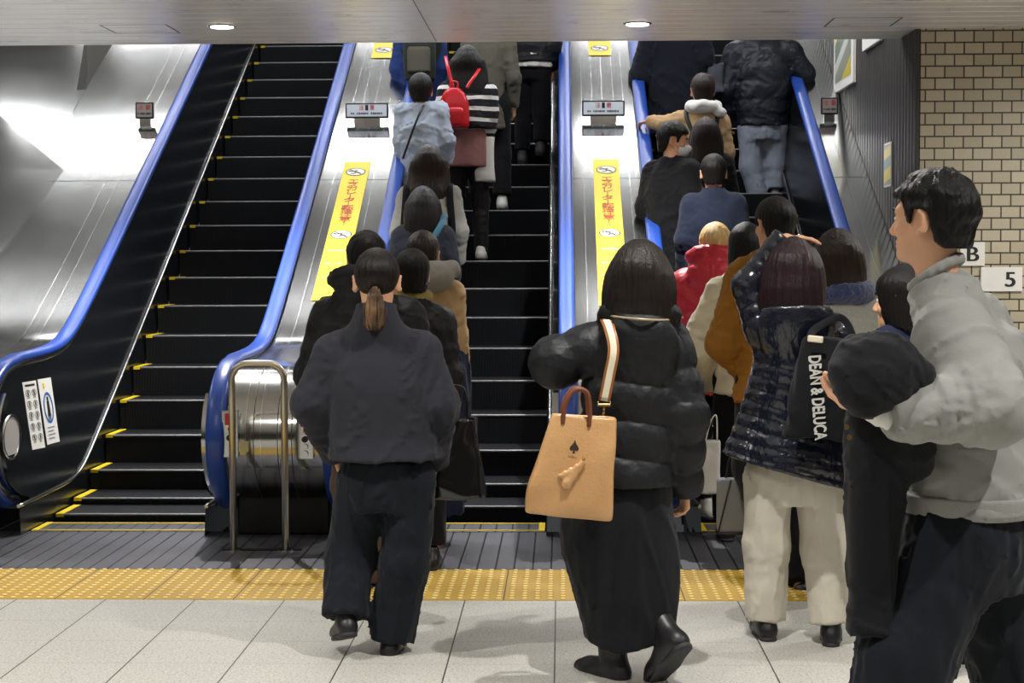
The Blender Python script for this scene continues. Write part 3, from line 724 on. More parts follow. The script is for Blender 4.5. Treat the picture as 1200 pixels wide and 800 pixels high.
flip_sign(159,180,120,139,G_D,'small black-framed flip sign on steel deck left of the empty escalator',True)
flip_sign(962,982,114.5,134,G_D,'small black-framed flip sign on narrow deck beside the ribbed wall',True)
# ---- notices and speaker on the left black panel
XP=XLL+.072
def on_panel(px,py):
    X=XP
    for _ in range(6): p=on_x(px,py,X); X=XLL+.036+.072*(.945-p[2])/.775+.004
    return p
def panel_sign(quad,label,build):
    P=[on_panel(px,py) for px,py in quad]; c=sum(P)/4; r=empty('notice',tuple(c),label,'sign'); L0=tuple(c)
    m=MB(); m.quad(P); m.quad([p-V(.004,0,0) for p in P[::-1]]); m.build('sheet',M_WHITE,r,L0)
    def uv(u,v_): return (P[0]*(1-u)+P[1]*u)*(1-v_)+(P[3]*(1-u)+P[2]*u)*v_+V(.0015,0,0)
    build(r,L0,uv); return r
def pict_rows(r,L0,uv):
    for mt,nm,cells in ((M_INK,'pictograms',[(i,j) for i in (0,1) for j in range(5)]),):
        m=MB()
        for i,j in cells:
            u=.28+.45*i; v_=.17+.165*j
            pts=[uv(u+.17*math.cos(a),v_+.052*math.sin(a)) for a in np.linspace(0,2*PI,17)]; pin=[uv(u+.14*math.cos(a),v_+.043*math.sin(a)) for a in np.linspace(0,2*PI,17)]; m.sweep([pts,pin],smooth=False)
            m.quad([uv(u-.05,v_-.03),uv(u+.04,v_-.03),uv(u+.06,v_+.03),uv(u-.02,v_+.03)]); m.quad([uv(u-.1,v_+.062),uv(u+.1,v_+.062),uv(u+.1,v_+.07),uv(u-.1,v_+.07)])
        m.quad([uv(.15,.04),uv(.85,.04),uv(.85,.07),uv(.15,.07)]); m.build(nm,mt,r,L0)
    m=MB(); 
    for i,j in ((0,4),(1,0)): u=.28+.45*i; v_=.17+.165*j; m.quad([uv(u-.12,v_-.04),uv(u-.09,v_-.045),uv(u+.12,v_+.04),uv(u+.09,v_+.045)])
    m.build('red_slash',M_RED,r,L0)
def figure_ring(r,L0,uv):
    m=MB(); A=np.linspace(0,2*PI,33); m.sweep([[uv(.5+.36*math.cos(a),.45+.24*math.sin(a)) for a in A],[uv(.5+.28*math.cos(a),.45+.2*math.sin(a)) for a in A]],smooth=False); m.build('ring',M_BLUEI,r,L0)
    m=MB(); m.quad([uv(.42,.34),uv(.58,.34),uv(.62,.58),uv(.38,.58)]); m.quad([uv(.44,.28),uv(.56,.28),uv(.57,.335),uv(.43,.335)]); m.quad([uv(.4,.58),uv(.48,.58),uv(.47,.64),uv(.41,.64)]); m.quad([uv(.52,.58),uv(.6,.58),uv(.59,.64),uv(.53,.64)]); m.build('figure',M_INK,r,L0)
    m=MB()
    for k in range(4): m.quad([uv(.2,.74+.055*k),uv(.75-.1*(k%2),.74+.055*k),uv(.75-.1*(k%2),.76+.055*k),uv(.2,.76+.055*k)])
    m.build('small_print',M_GREYP,r,L0)
    m=MB(); m.quad([uv(.3,.07),uv(.42,.07),uv(.42,.15),uv(.3,.15)]); m.build('yellow_mark',M_STY,r,L0)
panel_sign([(26,448),(42,445.5),(53,524),(38,527)],'white notice with rows of pictograms on the black panel, nearer the round grille',pict_rows)
panel_sign([(44,444.5),(59.5,442),(70,517),(55.5,521)],'white notice with blue ring and standing figure on the black panel',figure_ring)
c=on_panel(12.5,512); rz=at(12,485,c[1])[2]-c[2]
r=empty('speaker_grille',tuple(c),'round white grille in a chrome ring on the black panel at the far left','grille'); m=MB(); ry=abs(on_x(23,512,XP)[1]-on_x(2,512,XP)[1])/2
m.disc(c,(0,1,0),(0,0,1),ry*.86,rz*.86,.006,n=40); m.build('mesh_face',plain('grille','#b9b7b2',.6,0,.3,.35,300),r,tuple(c))
m=MB(); A=np.linspace(0,2*PI,41); m.sweep([[c+V(h,math.cos(a)*ry*s_,math.sin(a)*rz*s_) for a in A] for s_,h in ((1.0,0),(.97,.012),(.9,.012),(.85,.002))]); m.build('ring',M_TRIM,r,tuple(c))
# stickers on the far-left deck
def deck_sticker(quad,label,bg,ink):
    P=[at_incline(px,py,G_D-.006) if py<395 else None for px,py in quad]
    P=[p if p is not None else at_z(q[0],q[1],.985) for p,q in zip(P,quad)]; c=sum(P)/4; r=empty('deck_sticker',tuple(c),label,'sign'); m=MB(); m.quad(P); m.build('film',bg,r,tuple(c))
    uv=lambda u,v_:(P[0]*(1-u)+P[1]*u)*(1-v_)+(P[3]*(1-u)+P[2]*u)*v_+V(0,0,.0015)
    m=MB()
    for k in range(6): m.quad([uv(.25,.1+.14*k),uv(.75,.1+.14*k),uv(.7,.19+.14*k),uv(.3,.19+.14*k)])
    m.build('small_print',ink,r,tuple(c))
deck_sticker([(84,330),(91,330),(80,353),(73,353)],'dark narrow sticker on bright steel deck above the blue handrail bend',M_GREYP,M_INK)
# ---- things on the walls at the right
def wall_frame(px0,px1,zz0,zz1,label,kind):
    y1=on_x(px0,200,WX)[1]; y0=on_x(px1,200,WX)[1]; x=WX-.002; r=empty('poster_frame' if kind!='sheet' else 'notice',(x,(y0+y1)/2,zz0),label,'poster' if kind!='sheet' else 'sign'); L0=tuple(r.location)
    m=MB(); m.box((x-.03 if kind!='sheet' else x-.006,y0,zz0),(x,y1,zz1),0,bev=.004); m.build('frame',M_WHITE,r,L0)
    e=.075 if kind!='sheet' else .015; q=x-(.032 if kind!='sheet' else .008); m=MB(); m.quad([(q,y0+e,zz0+e),(q,y1-e,zz0+e),(q,y1-e,zz1-e),(q,y0+e,zz1-e)]); m.build('print',poster_mat(kind),r,L0)
def poster_mat(kind):
    n=N('poster_'+kind); v=n.coord(); s=n.add('ShaderNodeSeparateXYZ'); n.link(v,s.inputs[0])
    if kind=='pale': n.base(lin('#e3e6ea')); n.set(rough=.3); return n.m
    t=n.math('ADD',n.math('MULTIPLY',s.outputs['Z'],1.0 if kind=='ad' else 2.4),n.math('MULTIPLY',s.outputs['Y'],.35)); u=n.math('FRACT',n.math('ADD',t,.08 if kind=='ad' else .5))
    k=n.add('ShaderNodeValToRGB'); k.color_ramp.interpolation='CONSTANT'; e=k.color_ramp.elements
    while len(e)<6: e.new(.5)
    for i,(p,c) in enumerate(((0,'#d8c23c'),(.18,'#8a8f7c'),(.34,'#d9dbd2'),(.44,'#6f7f62'),(.6,'#e2cd40'),(.82,'#7b8f8a'))): e[i].position=p; e[i].color=lin(c)
    n.link(u,k.inputs[0]); n.base(k.outputs[0]); n.set(rough=.3); return n.m
yA=on_x(981,110,WX); wall_frame(980.5,1003,at(981,110,yA[1])[2],at(981,110,yA[1])[2]+1.25,'framed yellow and green poster on the dark ribbed wall','ad')
yB=on_x(1041,219,WX)[1]; wall_frame(1037,1045.5,at(1041,219,yB)[2],at(1041,167,yB)[2],'small yellow notice sheet lower on the dark ribbed wall near brick corner','sheet')
yC=on_x(1015,61,WX)[1]; wall_frame(1014,1034,at(1015,61,yC)[2],at(1015,61,yC)[2]+.9,'pale framed poster cut by the ceiling edge on the dark ribbed wall','pale')
def brick_sign(px0,px1,py0,py1,txt,label,tx):
    a=at(px0,py1,YBR-.012); b_=at(px1,py0,YBR-.012); c=(a+b_)/2; r=empty('exit_sign',tuple(c),label,'sign'); L0=tuple(c)
    m=MB(); m.box((a[0],YBR-.02,a[2]),(b_[0],YBR,b_[2]),0,bev=.003); m.build('plate',M_WHITE,r,L0)
    o=at(tx,(py0+py1)/2,YBR-.02)-c; h=b_[2]-a[2]; t=text_mesh(txt,h*.86,M_INK,'lettering',r,frameM(V(o[0],-.0095,0),(1,0,0),(0,0,1)),.0012)
    co=np.array([v_.co[:] for v_ in t.data.vertices]); mz=(co[:,2].max()+co[:,2].min())/2; sx=1.15
    for v_ in t.data.vertices: v_.co=(o[0]+(v_.co[0]-o[0])*sx,v_.co[1],(v_.co[2]-mz)*1.02)
    # heavier strokes: the same outline set again a hair to each side
    for k,d in enumerate((-.004,.004)):
        t2=t.copy(); t2.data=t.data; COL.objects.link(t2); t2.location=(d,0,0); t2.name='lettering'
brick_sign(1125,1154,283.5,311.5,'B','white square sign with black letter B on the tiled wall',1139.5)
brick_sign(1149,1198,313,341.5,'5','white sign with black figure 5 on the tiled wall below letter B',1184)
# ================================================================== PEOPLE
SKIN=skinmat()
M_EYEW=plain('eye_white','#e8e4de',.25); M_EYED=plain('eye_iris','#20140e',.15)
M_SHOE=plain('black_leather','#17161a',.42,0,.5,.2,40); M_SOLE=plain('shoe_sole','#2a2a2c',.7); M_WSHOE=plain('white_leather','#dcdad5',.5,0,.4,.06,30)
def step_spot(phase,Y):
    """the step a rider at depth Y stands on: (middle of its tread, height)"""
    ns=[y for y in step_noses(phase) if y>9.6]; y=min(ns,key=lambda q:abs(q+.19-Y)); return y+.19,nose_z(y)
def find_step(px,py,H,phase):
    best=None
    for y in step_noses(phase):
        if y<9.6: continue
        Y=y+.19; z=nose_z(y); h=(at(px,py,Y)[2]-z)/.9285; c=abs(h-H)
        if best is None or c<best[0]: best=(c,Y,z,h)
    return best[1:]
def folds(P,amp,seed,ff):
    """soft undulation with sharper ridges, as cloth creases"""
    a=nz(P,seed,ff,2); b=nz(P,seed+50,tuple(1.35*x for x in ff),3)
    return -amp*(.4*a+1.25*np.maximum(0,1-2.1*np.abs(b))**2-.25)
class Person:
    def __init__(s,label,head,Y=None,z0=0.0,face=0.0,yaw=None,pitch=0,roll=0,H=None,phase=None,X=None,foot=None,group=None,hs=1.0,dyh=.0,skin=SKIN):
        if phase is not None: Y,z0,_=find_step(head[0],head[1],H,phase)
        s.Y=Y; hp=at(head[0],head[1],Y+dyh); X=hp[0] if X is None else X
        s.base=V(X,Y,z0); s.H=(hp[2]-z0)/.9285 if H is None or phase is not None else H; k=s.s=s.H/1.65
        s.face=math.radians(face); s.yaw=math.radians(face if yaw is None else yaw); s.R=rotz(s.face); s.skin=skin
        s.root=empty('person',s.base,label,'person',group)
        L=dict(neck=(0,-.01,1.385),shL=(-.152,-.01,1.315),elL=(-.20,-.035,1.06),wrL=(-.195,.06,.84),shR=(.152,-.01,1.315),elR=(.20,-.035,1.06),wrR=(.195,.06,.84),
               hipL=(-.085,0,.85),knL=(-.095,.025,.47),anL=(-.1,-.02,.085),hipR=(.085,0,.85),knR=(.095,.025,.47),anR=(.1,-.02,.085))
        hr=hp-s.base; s.J={n:s.R@(V(*v)*k) for n,v in L.items()}
        off=hr-s.R@(V(0,.02,1.532)*k); 
        for n in s.J:                                 # carry the trunk along with a head that leans
            f=1.0 if n[:2] in('ne','sh','el','wr') else (.45 if n[:3]=='hip' else 0)
            s.J[n]=s.J[n]+off*f*V(1,1,0)+ (V(0,0,off[2]) if f==1 else 0)
        s.J['head']=hr; s.hs=hs*(.94+.06*k)*1.04
        s.HR=rotz(s.yaw)@rotx(math.radians(pitch))@roty(math.radians(roll))
        s.curl={'L':.45,'R':.45}; s.hand={}; s.detail=1.0
    def px(s,**kw):
        """joints from where they are seen: name=(px,py,depth offset)"""
        for n,v in kw.items(): s.J[n]=at(v[0],v[1],s.Y+(v[2] if len(v)>2 else 0))-s.base
        return s
    def put(s,name,vf,mat,par=None,smooth=1): return put(name,vf,mat,par or s.root,None,smooth)
    # ---------------- body
    def head_sdf(s):
        h=SDF()
        h.ell((0,-.012,.03),(.073,.092,.084),k=0).ell((0,.022,-.03),(.061,.064,.082),k=.04).ell((0,.045,-.083),(.04,.036,.03),k=.035)
        h.ell((0,.076,-.098),(.018,.014,.014),k=.02).ell((0,.072,.02),(.05,.018,.012),k=.025)
        for a in (-1,1):
            h.ell((a*.031,.093,.0),(.018,.014,.011),k=.014,sub=True); h.ell((a*.031,.0765,.0),(.0135,.012,.0105),k=.004)
            h.ell((a*.042,.062,-.03),(.02,.02,.018),k=.02)
            Re=rotz(a*-.75)@rotx(-.15); h.ell((a*.085,-.012,-.006),(.010,.022,.035),Re,k=.007); h.ell((a*.094,-.002,-.004),(.010,.013,.021),Re,k=.005,sub=True); h.ell((a*.083,-.002,-.033),(.007,.009,.009),k=.006)
        h.cap((0,.086,.004),(0,.104,-.033),.0075,.0125,k=.012); h.ell((.009,.096,-.038),(.007,.008,.006),k=.008); h.ell((-.009,.096,-.038),(.007,.008,.006),k=.008)
        h.ell((0,.084,-.061),(.021,.011,.0062),k=.008); h.ell((0,.083,-.073),(.018,.011,.007),k=.008); h.ell((0,.096,-.0665),(.02,.006,.0012),k=.004,sub=True)
        n=s.HR.T@(s.J['neck']-s.J['head'])/s.hs
        h.cap((0,-.02,-.05),n,.05,.056,k=.035)
        return h
    def hand_mesh(s,side,vox):
        w=s.J['wr'+side]; e=s.J['el'+side]; spec=s.hand.get(side,{}); d=np.array(spec.get('dir',(w-e)),float); d/=np.linalg.norm(d)
        pal=np.array(spec.get('palm',s.R@V(1 if side=='L' else -1,.2,0)),float); pal-=d*(pal@d); pal/=np.linalg.norm(pal)+1e-9
        z=-pal; x=np.cross(d,z); 
        c=spec.get('curl',s.curl[side]); m=1 if (x@np.cross(d,z))>0 else -1
        th=-1 if side=='R' else 1                    # thumb on the inner side with palms turned in
        h=SDF(); eb=np.stack([x,d,z],1).T@(e-w); eb/=np.linalg.norm(eb)+1e-9
        h.box((0,.047,0),(.038,.043,.0125),rad=.0125,k=0).cap(eb*.06,(0,.012,0),.0255,.024,k=.02).ell((th*.022,.03,-.008),(.018,.03,.014),k=.015)
        for i,(bx,L) in enumerate(((.028,.072),(.0095,.08),(-.0095,.074),(-.027,.057))):
            p=V(th*bx,.086-.004*abs(i-1),0); a=0; r0=.0088-.0008*(i==3)
            for j,(f,bd) in enumerate(((.45,50),(.31,70),(.24,45))):
                a+=math.radians(bd)*c*(1+.08*i); q=p+V(th*bx*.10*(1-c),math.cos(a),-math.sin(a))*L*f
                h.cap(p,q,r0-.0007*j,r0-.0007*(j+1),k=.003 if j else .008); p=q
        p=V(th*.03,.018,-.006); q=p+V(th*.62,.7,-.35-.3*c)*.042; h.cap(p,q,.0125,.0105,k=.014); q2=q+V(th*(.3-.4*c),.8,-.35-.4*c)*.034; h.cap(q,q2,.0105,.0085,k=.003)
        v,f=h.mesh(vox,pad=.012); k=.94*s.s if s.s<1.03 else s.s
        M=np.stack([x,d,z],1)
        if np.linalg.det(M)<0: M[:,0]*=-1
        return (v*k)@M.T+w,f
    def body(s,vox=.016,hv=.0055,hands=.0048,eyes=False):
        J=s.J;k=s.s; b=SDF()
        pc=(J['hipL']+J['hipR'])/2; sc=(J['shL']+J['shR'])/2
        rows=[(pc[2]-.06*k,pc[0],pc[1],.13*k,.085*k),(pc[2]+.14*k,*(pc[:2]*.65+sc[:2]*.35),.115*k,.08*k),(sc[2]-.15*k,*(sc[:2]),.125*k,.075*k),(sc[2]-.01*k,*(sc[:2]),.08*k,.05*k)]
        b.loft(rows,rot=s.face,k=0); nb=J['neck']; b.cap(nb,sc,.048*k,.055*k,k=.04)
        for a in 'LR':
            b.cap(sc+V(0,0,.0),J['sh'+a],.045*k,.038*k,k=.04); b.chain([J['sh'+a],J['el'+a],J['wr'+a]],[.045*k,.036*k,.026*k],k=.03)
            b.chain([J['hip'+a],J['kn'+a],J['an'+a]],[.075*k,.05*k,.036*k],k=.04)
        ms=[b.mesh(vox)]
        v,f=s.head_sdf().mesh(hv,pad=.02); ms.append((v*s.hs@s.HR.T+J['head'],f))
        if hands:
            for a in 'LR': ms.append(s.hand_mesh(a,hands))
        o=s.put('body',join(ms),s.skin)
        if eyes:
            for a in (-1,1):
                e=SDF().ell((a*.031,.0775,0),(.0128,.0125,.008),k=0).mesh(.0018,pad=.006); e=(e[0]*s.hs@s.HR.T+J['head'],e[1]); eo=put('eye',e,M_EYEW,s.root)
                e=SDF().ell((a*.031,.0885,0),(.0062,.003,.0062),k=0).mesh(.0012,pad=.004); put('iris',(e[0]*s.hs@s.HR.T+J['head'],e[1]),M_EYED,eo)
                e=SDF().chain([(a*.014,.094,.02),(a*.034,.091,.026),(a*.05,.075,.02)],[.003,.0042,.002],k=.003).mesh(.0016,pad=.006); put('eyebrow',(e[0]*s.hs@s.HR.T+J['head'],e[1]),hairmat('brow','#1c1412'),s.root)
        return o
    # ---------------- hair
    def hair(s,style,mat,vox=.006,L=.2,w=.1,t=.012,seed=1,groove=.0022,tail=None,part=0.0,front=True,rough=.0,back=.0,nape=-.088):
        h=SDF(); A=groove
        def disp(P):
            ph=np.arctan2(P[...,0]-part*.05,-(P[...,1]+.012)); q=nz(P,seed,(9,9,5),2)
            d=-A*(np.sin(ph*27+q*5)*.6+np.sin(ph*61+q*9+P[...,2]*8)*.4)
            if rough: d=d-rough*nz(P,seed+5,(34,34,26),2)
            return d
        cap_r=(.079+t*.8,.099+t,.090+t); h.ell((0,-.014,.031),cap_r,k=0)
        if style=='short': h.ell((0,-.048,-.048),(.064+t*.35,.056+t*.4,.078),k=.03)
        if style in('bob','long'):
            b=back; a0,a1=.079+t*.8,.099+t
            if style=='bob': rows=[(.122+t*.6,0,-.016,.02,.025),(.108,0,-.016,.055,.065),(.07,0,-.018,a0*.93,a1*.94),(.02,0,-.022,max(a0,w*.93),a1),(-.05,0,-.026-b*.3,w,a1*.97),(-L*.75,0,-.034-b*.8,w,.092),(-L,0,-.036-b,w*.88,.078)]
            else: rows=[(.122+t*.6,0,-.016,.02,.025),(.108,0,-.016,.055,.065),(.07,0,-.018,a0*.93,a1*.94),(.02,0,-.024,max(a0,w*.86),a1),(-.06,0,-.035-b*.2,w*.97,.094),(-.12,0,-.05-b*.4,w,.075),(-L*.7,0,-.068-b*.7,w*.97,.056),(-L,0,-.074-b,w*.74,.036)]
            h.loft(rows,k=.02,pw=2.1); h.ell((0,.125,-.06),(.066,.085,.115),k=.02,sub=True)
        if style=='pony':
            pass
        def cut(P):
            y=P[...,1]; z=P[...,2]
            if style in('short','pony'):
                if style=='short': xs,zz=[-.2,-.058,-.038,-.029,.018,.022,.036,.046,.062,.09],[nape,nape,-.06,.022,.03,-.012,-.01,.032,.052,.058]
                else: xs,zz=[-.2,-.06,-.03,-.012,.012,.03,.05,.085,.2],[nape,nape,-.03,-.005,.0,-.012,.04,.058,.06]
                return (np.interp(y,xs,zz)-z)*.8+.003*np.sin(P[...,0]*170)
            rag=nz(P,seed+3,(40,40,0),2)*.012
            return (-L+.012+rag-z)*.9
        v,f=h.mesh(vox,disp,pad=.03,cuts=(cut,)); ms=[(v,f)]
        if tail is not None:
            tl=SDF(); tl.chain(tail['pts'],tail['r'],k=.02)
            ax=tail['pts']
            def td(P):
                ph=np.arctan2(P[...,0]-ax[0][0],-(P[...,1]-ax[0][1])-.03); return -.003*np.sin(P[...,0]*420+nz(P,3,(14,14,6),2)*3)-.002*np.sin(P[...,0]*900)
            def tc(P): return (ax[-1][2]-.02+nz(P,8,(55,55,0),2)*.025)-P[...,2]
            v2,f2=tl.mesh(vox*.8,td,pad=.03,cuts=(tc,)); tailpart=(v2*s.hs@s.HR.T+s.J['head'],f2)
        o=s.put('hair',(v*s.hs@s.HR.T+s.J['head'],f),mat)
        if tail is not None:
            s.put(tail.get('name','ponytail'),tailpart,tail.get('mat',mat),o)
        return o
    def wisps(s,mat,roots,seed=4,par=None,r=.0022,name='loose_strand'):
        """single loose locks: list of head-space polylines"""
        m=MB()
        for pl in roots:
            P=[s.HR@(np.array(p)*s.hs)+s.J['head'] for p in pl]; m.tube(P,[r*(1-.75*i/(len(P)-1)) for i in range(len(P))],5)
        m.build(name,mat,par or s.root)
    # ---------------- clothes
    def coat(s,mat,name='jacket',hem=.62,w=.185,d=.125,waist=None,hemw=None,hemd=None,sl=(.075,.068,.052),shr=.06,vox=.011,band=None,fold=.008,ff=(7,7,9),seed=1,collar=None,hood=None,pw=2.3,hemslope=(0,0),cuff=.0,
             arms='LR',cuts=(),extra=None,neckr=.075,chest_c=None,hem_c=None,elring=.0035,puff=0.0,puck=0.0):
        J=s.J;k=s.s; pc=(J['hipL']+J['hipR'])/2; sc=(J['shL']+J['shR'])/2; nb=J['neck']; hemw=hemw or w*1.05; hemd=hemd or d*1.1; waist=waist or w*.97
        cc=sc if chest_c is None else chest_c; g=SDF(); zh=hem
        def cen(z):
            f=np.clip((z-pc[2])/(sc[2]-pc[2]),0,1.0); return pc[:2]*(1-f)+cc[:2]*f
        def lev(z,ww,dd): c=cen(z); return (z,c[0],c[1],ww,dd)
        hc=cen(zh) if hem_c is None else np.array(hem_c)
        zs=sc[2]; rows=[(zh-.10,hc[0],hc[1],hemw,hemd)] if (hemslope!=(0,0)) else []
        rows+=[(zh,hc[0],hc[1],hemw,hemd)]
        if zs-.33*k>zh+.06: rows.append(lev(zs-.33*k,waist,d*.97))
        rows+=[lev(zs-.16*k,w,d),lev(zs-.06*k,w*.93,d*.9),lev(zs-.005*k,w*.78,d*.76),(zs+.04*k,*(sc[:2]*.6+nb[:2]*.4),w*.54,d*.6),(max(nb[2]+.005,zs+.05*k),nb[0],nb[1],neckr*k,neckr*k)]
        def bd(sp,am,sk=0):
            def f(P,q):
                u=np.abs(np.sin(PI*(q+sk*P[...,0])/sp)); r_=-am*(u**.55-.62)
                if puck: r_=r_+puck*np.sin(P[...,0]*230+P[...,1]*170+3*np.sin(P[...,2]*31+P[...,0]*17))*np.exp(-(u/.45)**2)
                return r_
            return f
        ldisp=None; adisp=None
        if band:
            b0=bd(*band); ldisp=lambda P,z:b0(P,z); a0=bd(band[0]*.9,band[1]*.85); adisp=lambda P,q:a0(P,q)
        elif elring:
            def adisp(P,q):
                return elring*np.sin(q*2*PI/.055+2.5*nz(P,seed+9,(9,9,9),2))*np.exp(-((q-.27*k)/.13)**2)
        hemf=None
        if hemslope!=(0,0):
            hx,hy=hemslope; hemf=lambda P:(zh+hx*(P[...,0]-hc[0])+hy*(P[...,1]-hc[1]))-P[...,2]
        g.loft(rows,rot=s.face,k=0,pw=pw,disp=ldisp,hem=hemf)
        for a in 'LR':
            g.cap(nb*.5+sc*.5+V(0,0,-.01),J['sh'+a],shr*k,shr*1.05*k,k=.06)
            if a in arms:
                sh,el,wr=J['sh'+a],J['el'+a],J['wr'+a]; dn=(wr-el)/np.linalg.norm(wr-el); we=wr+dn*cuff
                g.cap(sh,el,sl[0]*k,sl[1]*k,k=.035,disp=adisp,s0=0.0); L1=float(np.linalg.norm(el-sh))
                g.cap(el,we+dn*.05,sl[1]*k,sl[2]*k,k=.03,disp=adisp,s0=L1,cut=(we,dn))
        if collar:
            ch,cr=collar; top=nb+(J['head']-nb)*.0+V(0,0,ch*k)+(s.HR@V(0,.012,0)); g.cap(nb-V(0,0,.02),top,cr*k*1.05,cr*k*.95,k=.03,sq=None,cut=(top+V(0,-.0,.01),(0,.18,1)))
            g.cap(top-V(0,0,.02),top+V(0,0,.09),(cr-.018)*k,k=.008,sub=True)
        if hood and hood.get('drape'):
            hp=nb+s.R@(V(*hood['c'])*k); g.ell(hp,V(*hood['r'])*k,s.R@rotx(hood.get('tilt',.2)),k=.02,cut=(hp+V(0,0,hood['top']*k),(0,.25,.97)))
        elif hood:
            hp=nb+s.R@(V(*hood.get('c',(0,-.07,.0)))*k); hr=V(*hood.get('r',(.13,.085,.10)))*k
            g.ell(hp,hr,s.R@rotx(hood.get('tilt',.3)),k=.035)
            if hood.get('ring',True):
                n=9; P=[nb+s.R@(V(.118*math.sin(t_),-.035-.075*math.cos(t_),.045+hood.get('up',.02)-.03*math.cos(t_)*-1)*k) for t_ in np.linspace(-2.0,2.0,n)]; g.chain(P,[hood.get('rr',.04)*k]*n,k=.03)
        if extra: extra(g)
        def disp(P):
            return folds(P,fold,seed,ff) if fold else 0*P[...,0]
        return s.put(name,g.mesh(vox,disp,cuts=cuts),mat)
    def trousers(s,mat,r=(.085,.075,.075),waist=None,hem=.04,vox=.012,fold=.006,seed=3,name='trousers',pelvis=(.15,.11),ff=(16,16,4.5),k2=.05,hemdir=None):
        J=s.J;k=s.s; g=SDF(); pc=(J['hipL']+J['hipR'])/2; top=waist or pc[2]+.1*k
        g.loft([(pc[2]-.10*k,pc[0],pc[1],pelvis[0]*.8*k,pelvis[1]*.9*k),(pc[2],pc[0],pc[1],pelvis[0]*k,pelvis[1]*k),(top,pc[0],pc[1],pelvis[0]*.94*k,pelvis[1]*.95*k)],rot=s.face,k=0)
        for a in 'LR':
            h,n,e=J['hip'+a],J['kn'+a],J['an'+a]; d=(e-n)/np.linalg.norm(e-n); he=e-d*hem
            kneed=lambda P,q:.0022*np.sin(q*2*PI/.07+3*nz(P,seed+4,(8,8,8),2))*np.exp(-((q-.02)/.12)**2)
            g.cap(h,n,r[0]*k,r[1]*k,k=k2); g.cap(n,e+d*.12,r[1]*k,r[2]*k,k=.04,cut=(he,d),disp=kneed)
        return s.put(name,g.mesh(vox,lambda P:folds(P,fold,seed,ff)),mat)
    def loftwear(s,mat,rows,name='skirt',vox=.012,fold=.012,ff=(20,20,2.0),seed=5,rot=None,pw=2.0,cuts=()):
        g=SDF().loft(rows,rot=s.face if rot is None else rot,k=0,pw=pw)
        return s.put(name,g.mesh(vox,lambda P:folds(P,fold,seed,ff),cuts=cuts),mat)
    def shoe(s,side,mat=None,ang=None,pitch=0,sole=None,boot=.0,size=1.0,solemat=None,roll=0):
        mat=mat or M_SHOE; a=s.face if ang is None else math.radians(ang); e=s.J['an'+side]; k=s.s*size
        g=SDF(); z=-.085
        g.chain([(0,-.05,-.052),(0,.03,-.055),(0,.11,-.060),(0,.158,-.062)],[.034,.037,.038,.028],k=.03); g.cap((0,-.035,-.03),(0,-.02,.01+boot),.036,.04,k=.04); g.cap((0,.0,-.02),(0,.09,-.055),.036,.03,k=.03)
        fl=lambda P:(z+.016)-P[...,2]
        v,f=g.mesh(.0065,cuts=(fl,),pad=.02); R=rotz(a)@rotx(math.radians(-pitch))@roty(math.radians(roll)); piv=V(0,0,0)
        tr=lambda v:((v-piv)@R.T+rotz(a)@piv)*k+e
        o=s.put('shoe',(tr(v),f),mat)
        q=SDF().chain([(0,-.05,z+.01),(0,.05,z+.01),(0,.158,z+.01)],[.037,.039,.031],k=.03); v,f=q.mesh(.0065,cuts=(lambda P:z-P[...,2],lambda P:P[...,2]-(z+.022)),pad=.02); s.put('sole',(tr(v),f),solemat or M_SOLE,o)
        return o
    def strap(s,pts,mat,wd=.025,th=.006,name='strap',ref=(0,-1,.2),par=None):
        m=MB(); m.tube(pts,.01,10,sq=(wd,th,ref)); return m.build(name,mat,par or s.root)
    def std(s,eyes=False,shoes=True,smat=None,hv=.007,hands=.006):
        s.body(hv=hv,hands=hands,eyes=eyes)
        if shoes:
            for a in 'LR': s.shoe(a,smat)
def smooth_path(P,n=6):
    """Catmull-Rom through points"""
    P=[np.array(p,float) for p in P]; out=[]; Q=[2*P[0]-P[1]]+P+[2*P[-1]-P[-2]]
    for i in range(1,len(Q)-2):
        for t in np.linspace(0,1,n,endpoint=False):
            a,b,c,d=Q[i-1],Q[i],Q[i+1],Q[i+2]; out.append(.5*((2*b)+(-a+c)*t+(2*a-5*b+4*c-d)*t*t+(-a+3*b-3*c+d)*t**3))
    return out+[P[-1]]
# ------------------------------------------------------------------ cloths
C_CHAR=cloth('charcoal_wool','#2b2b32',.9,.25,.35); C_NAVY=cloth('navy_wool','#10141f',.9); C_INK=cloth('black_cloth','#0d0e12',.9); C_BLK=cloth('black_skirt_cloth','#0d0f14',.88)
C_NAVP=cloth('navy_trouser','#10141c',.85,.15,.3,(9,9,4)); C_DENIM=cloth('grey_denim','#8b93a2',.9,.5,.6,(10,10,6)); C_BDEN=cloth('blue_denim','#2a3f78',.9,.4,.5)
C_CREAM=cloth('cream_trouser','#d2cbbb',.85,.15,.5,(9,9,4)); C_SWEAT=cloth('grey_sweat','#93938f',.92,.3,.3,(7,7,7)); C_LBLUE=cloth('pale_blue_sweat','#b3bfd0',.92,.3,.5)
C_OCHRE=cloth('ochre_canvas','#8f5f1c',.85,.3,.6); C_BEIGE=cloth('beige_wool','#b99a72',.92,.3,.4); C_GREYH=cloth('grey_fleece','#8d8a84',.95,.5,.5); C_IVORY=cloth('ivory_wool','#cfc6ae',.9,.2,.4)
C_ROSE=cloth('dusty_rose','#8f6460',.9,.2,.4); C_OLIVE=cloth('olive_grey_wool','#57544a',.92,.3,.4); C_KNIT=cloth('grey_knit','#a9a79e',.95,.9,.9,(40,40,60)); C_FUR=cloth('blue_fur','#27396f',.95,2.0,2.0,(70,70,70),.6)
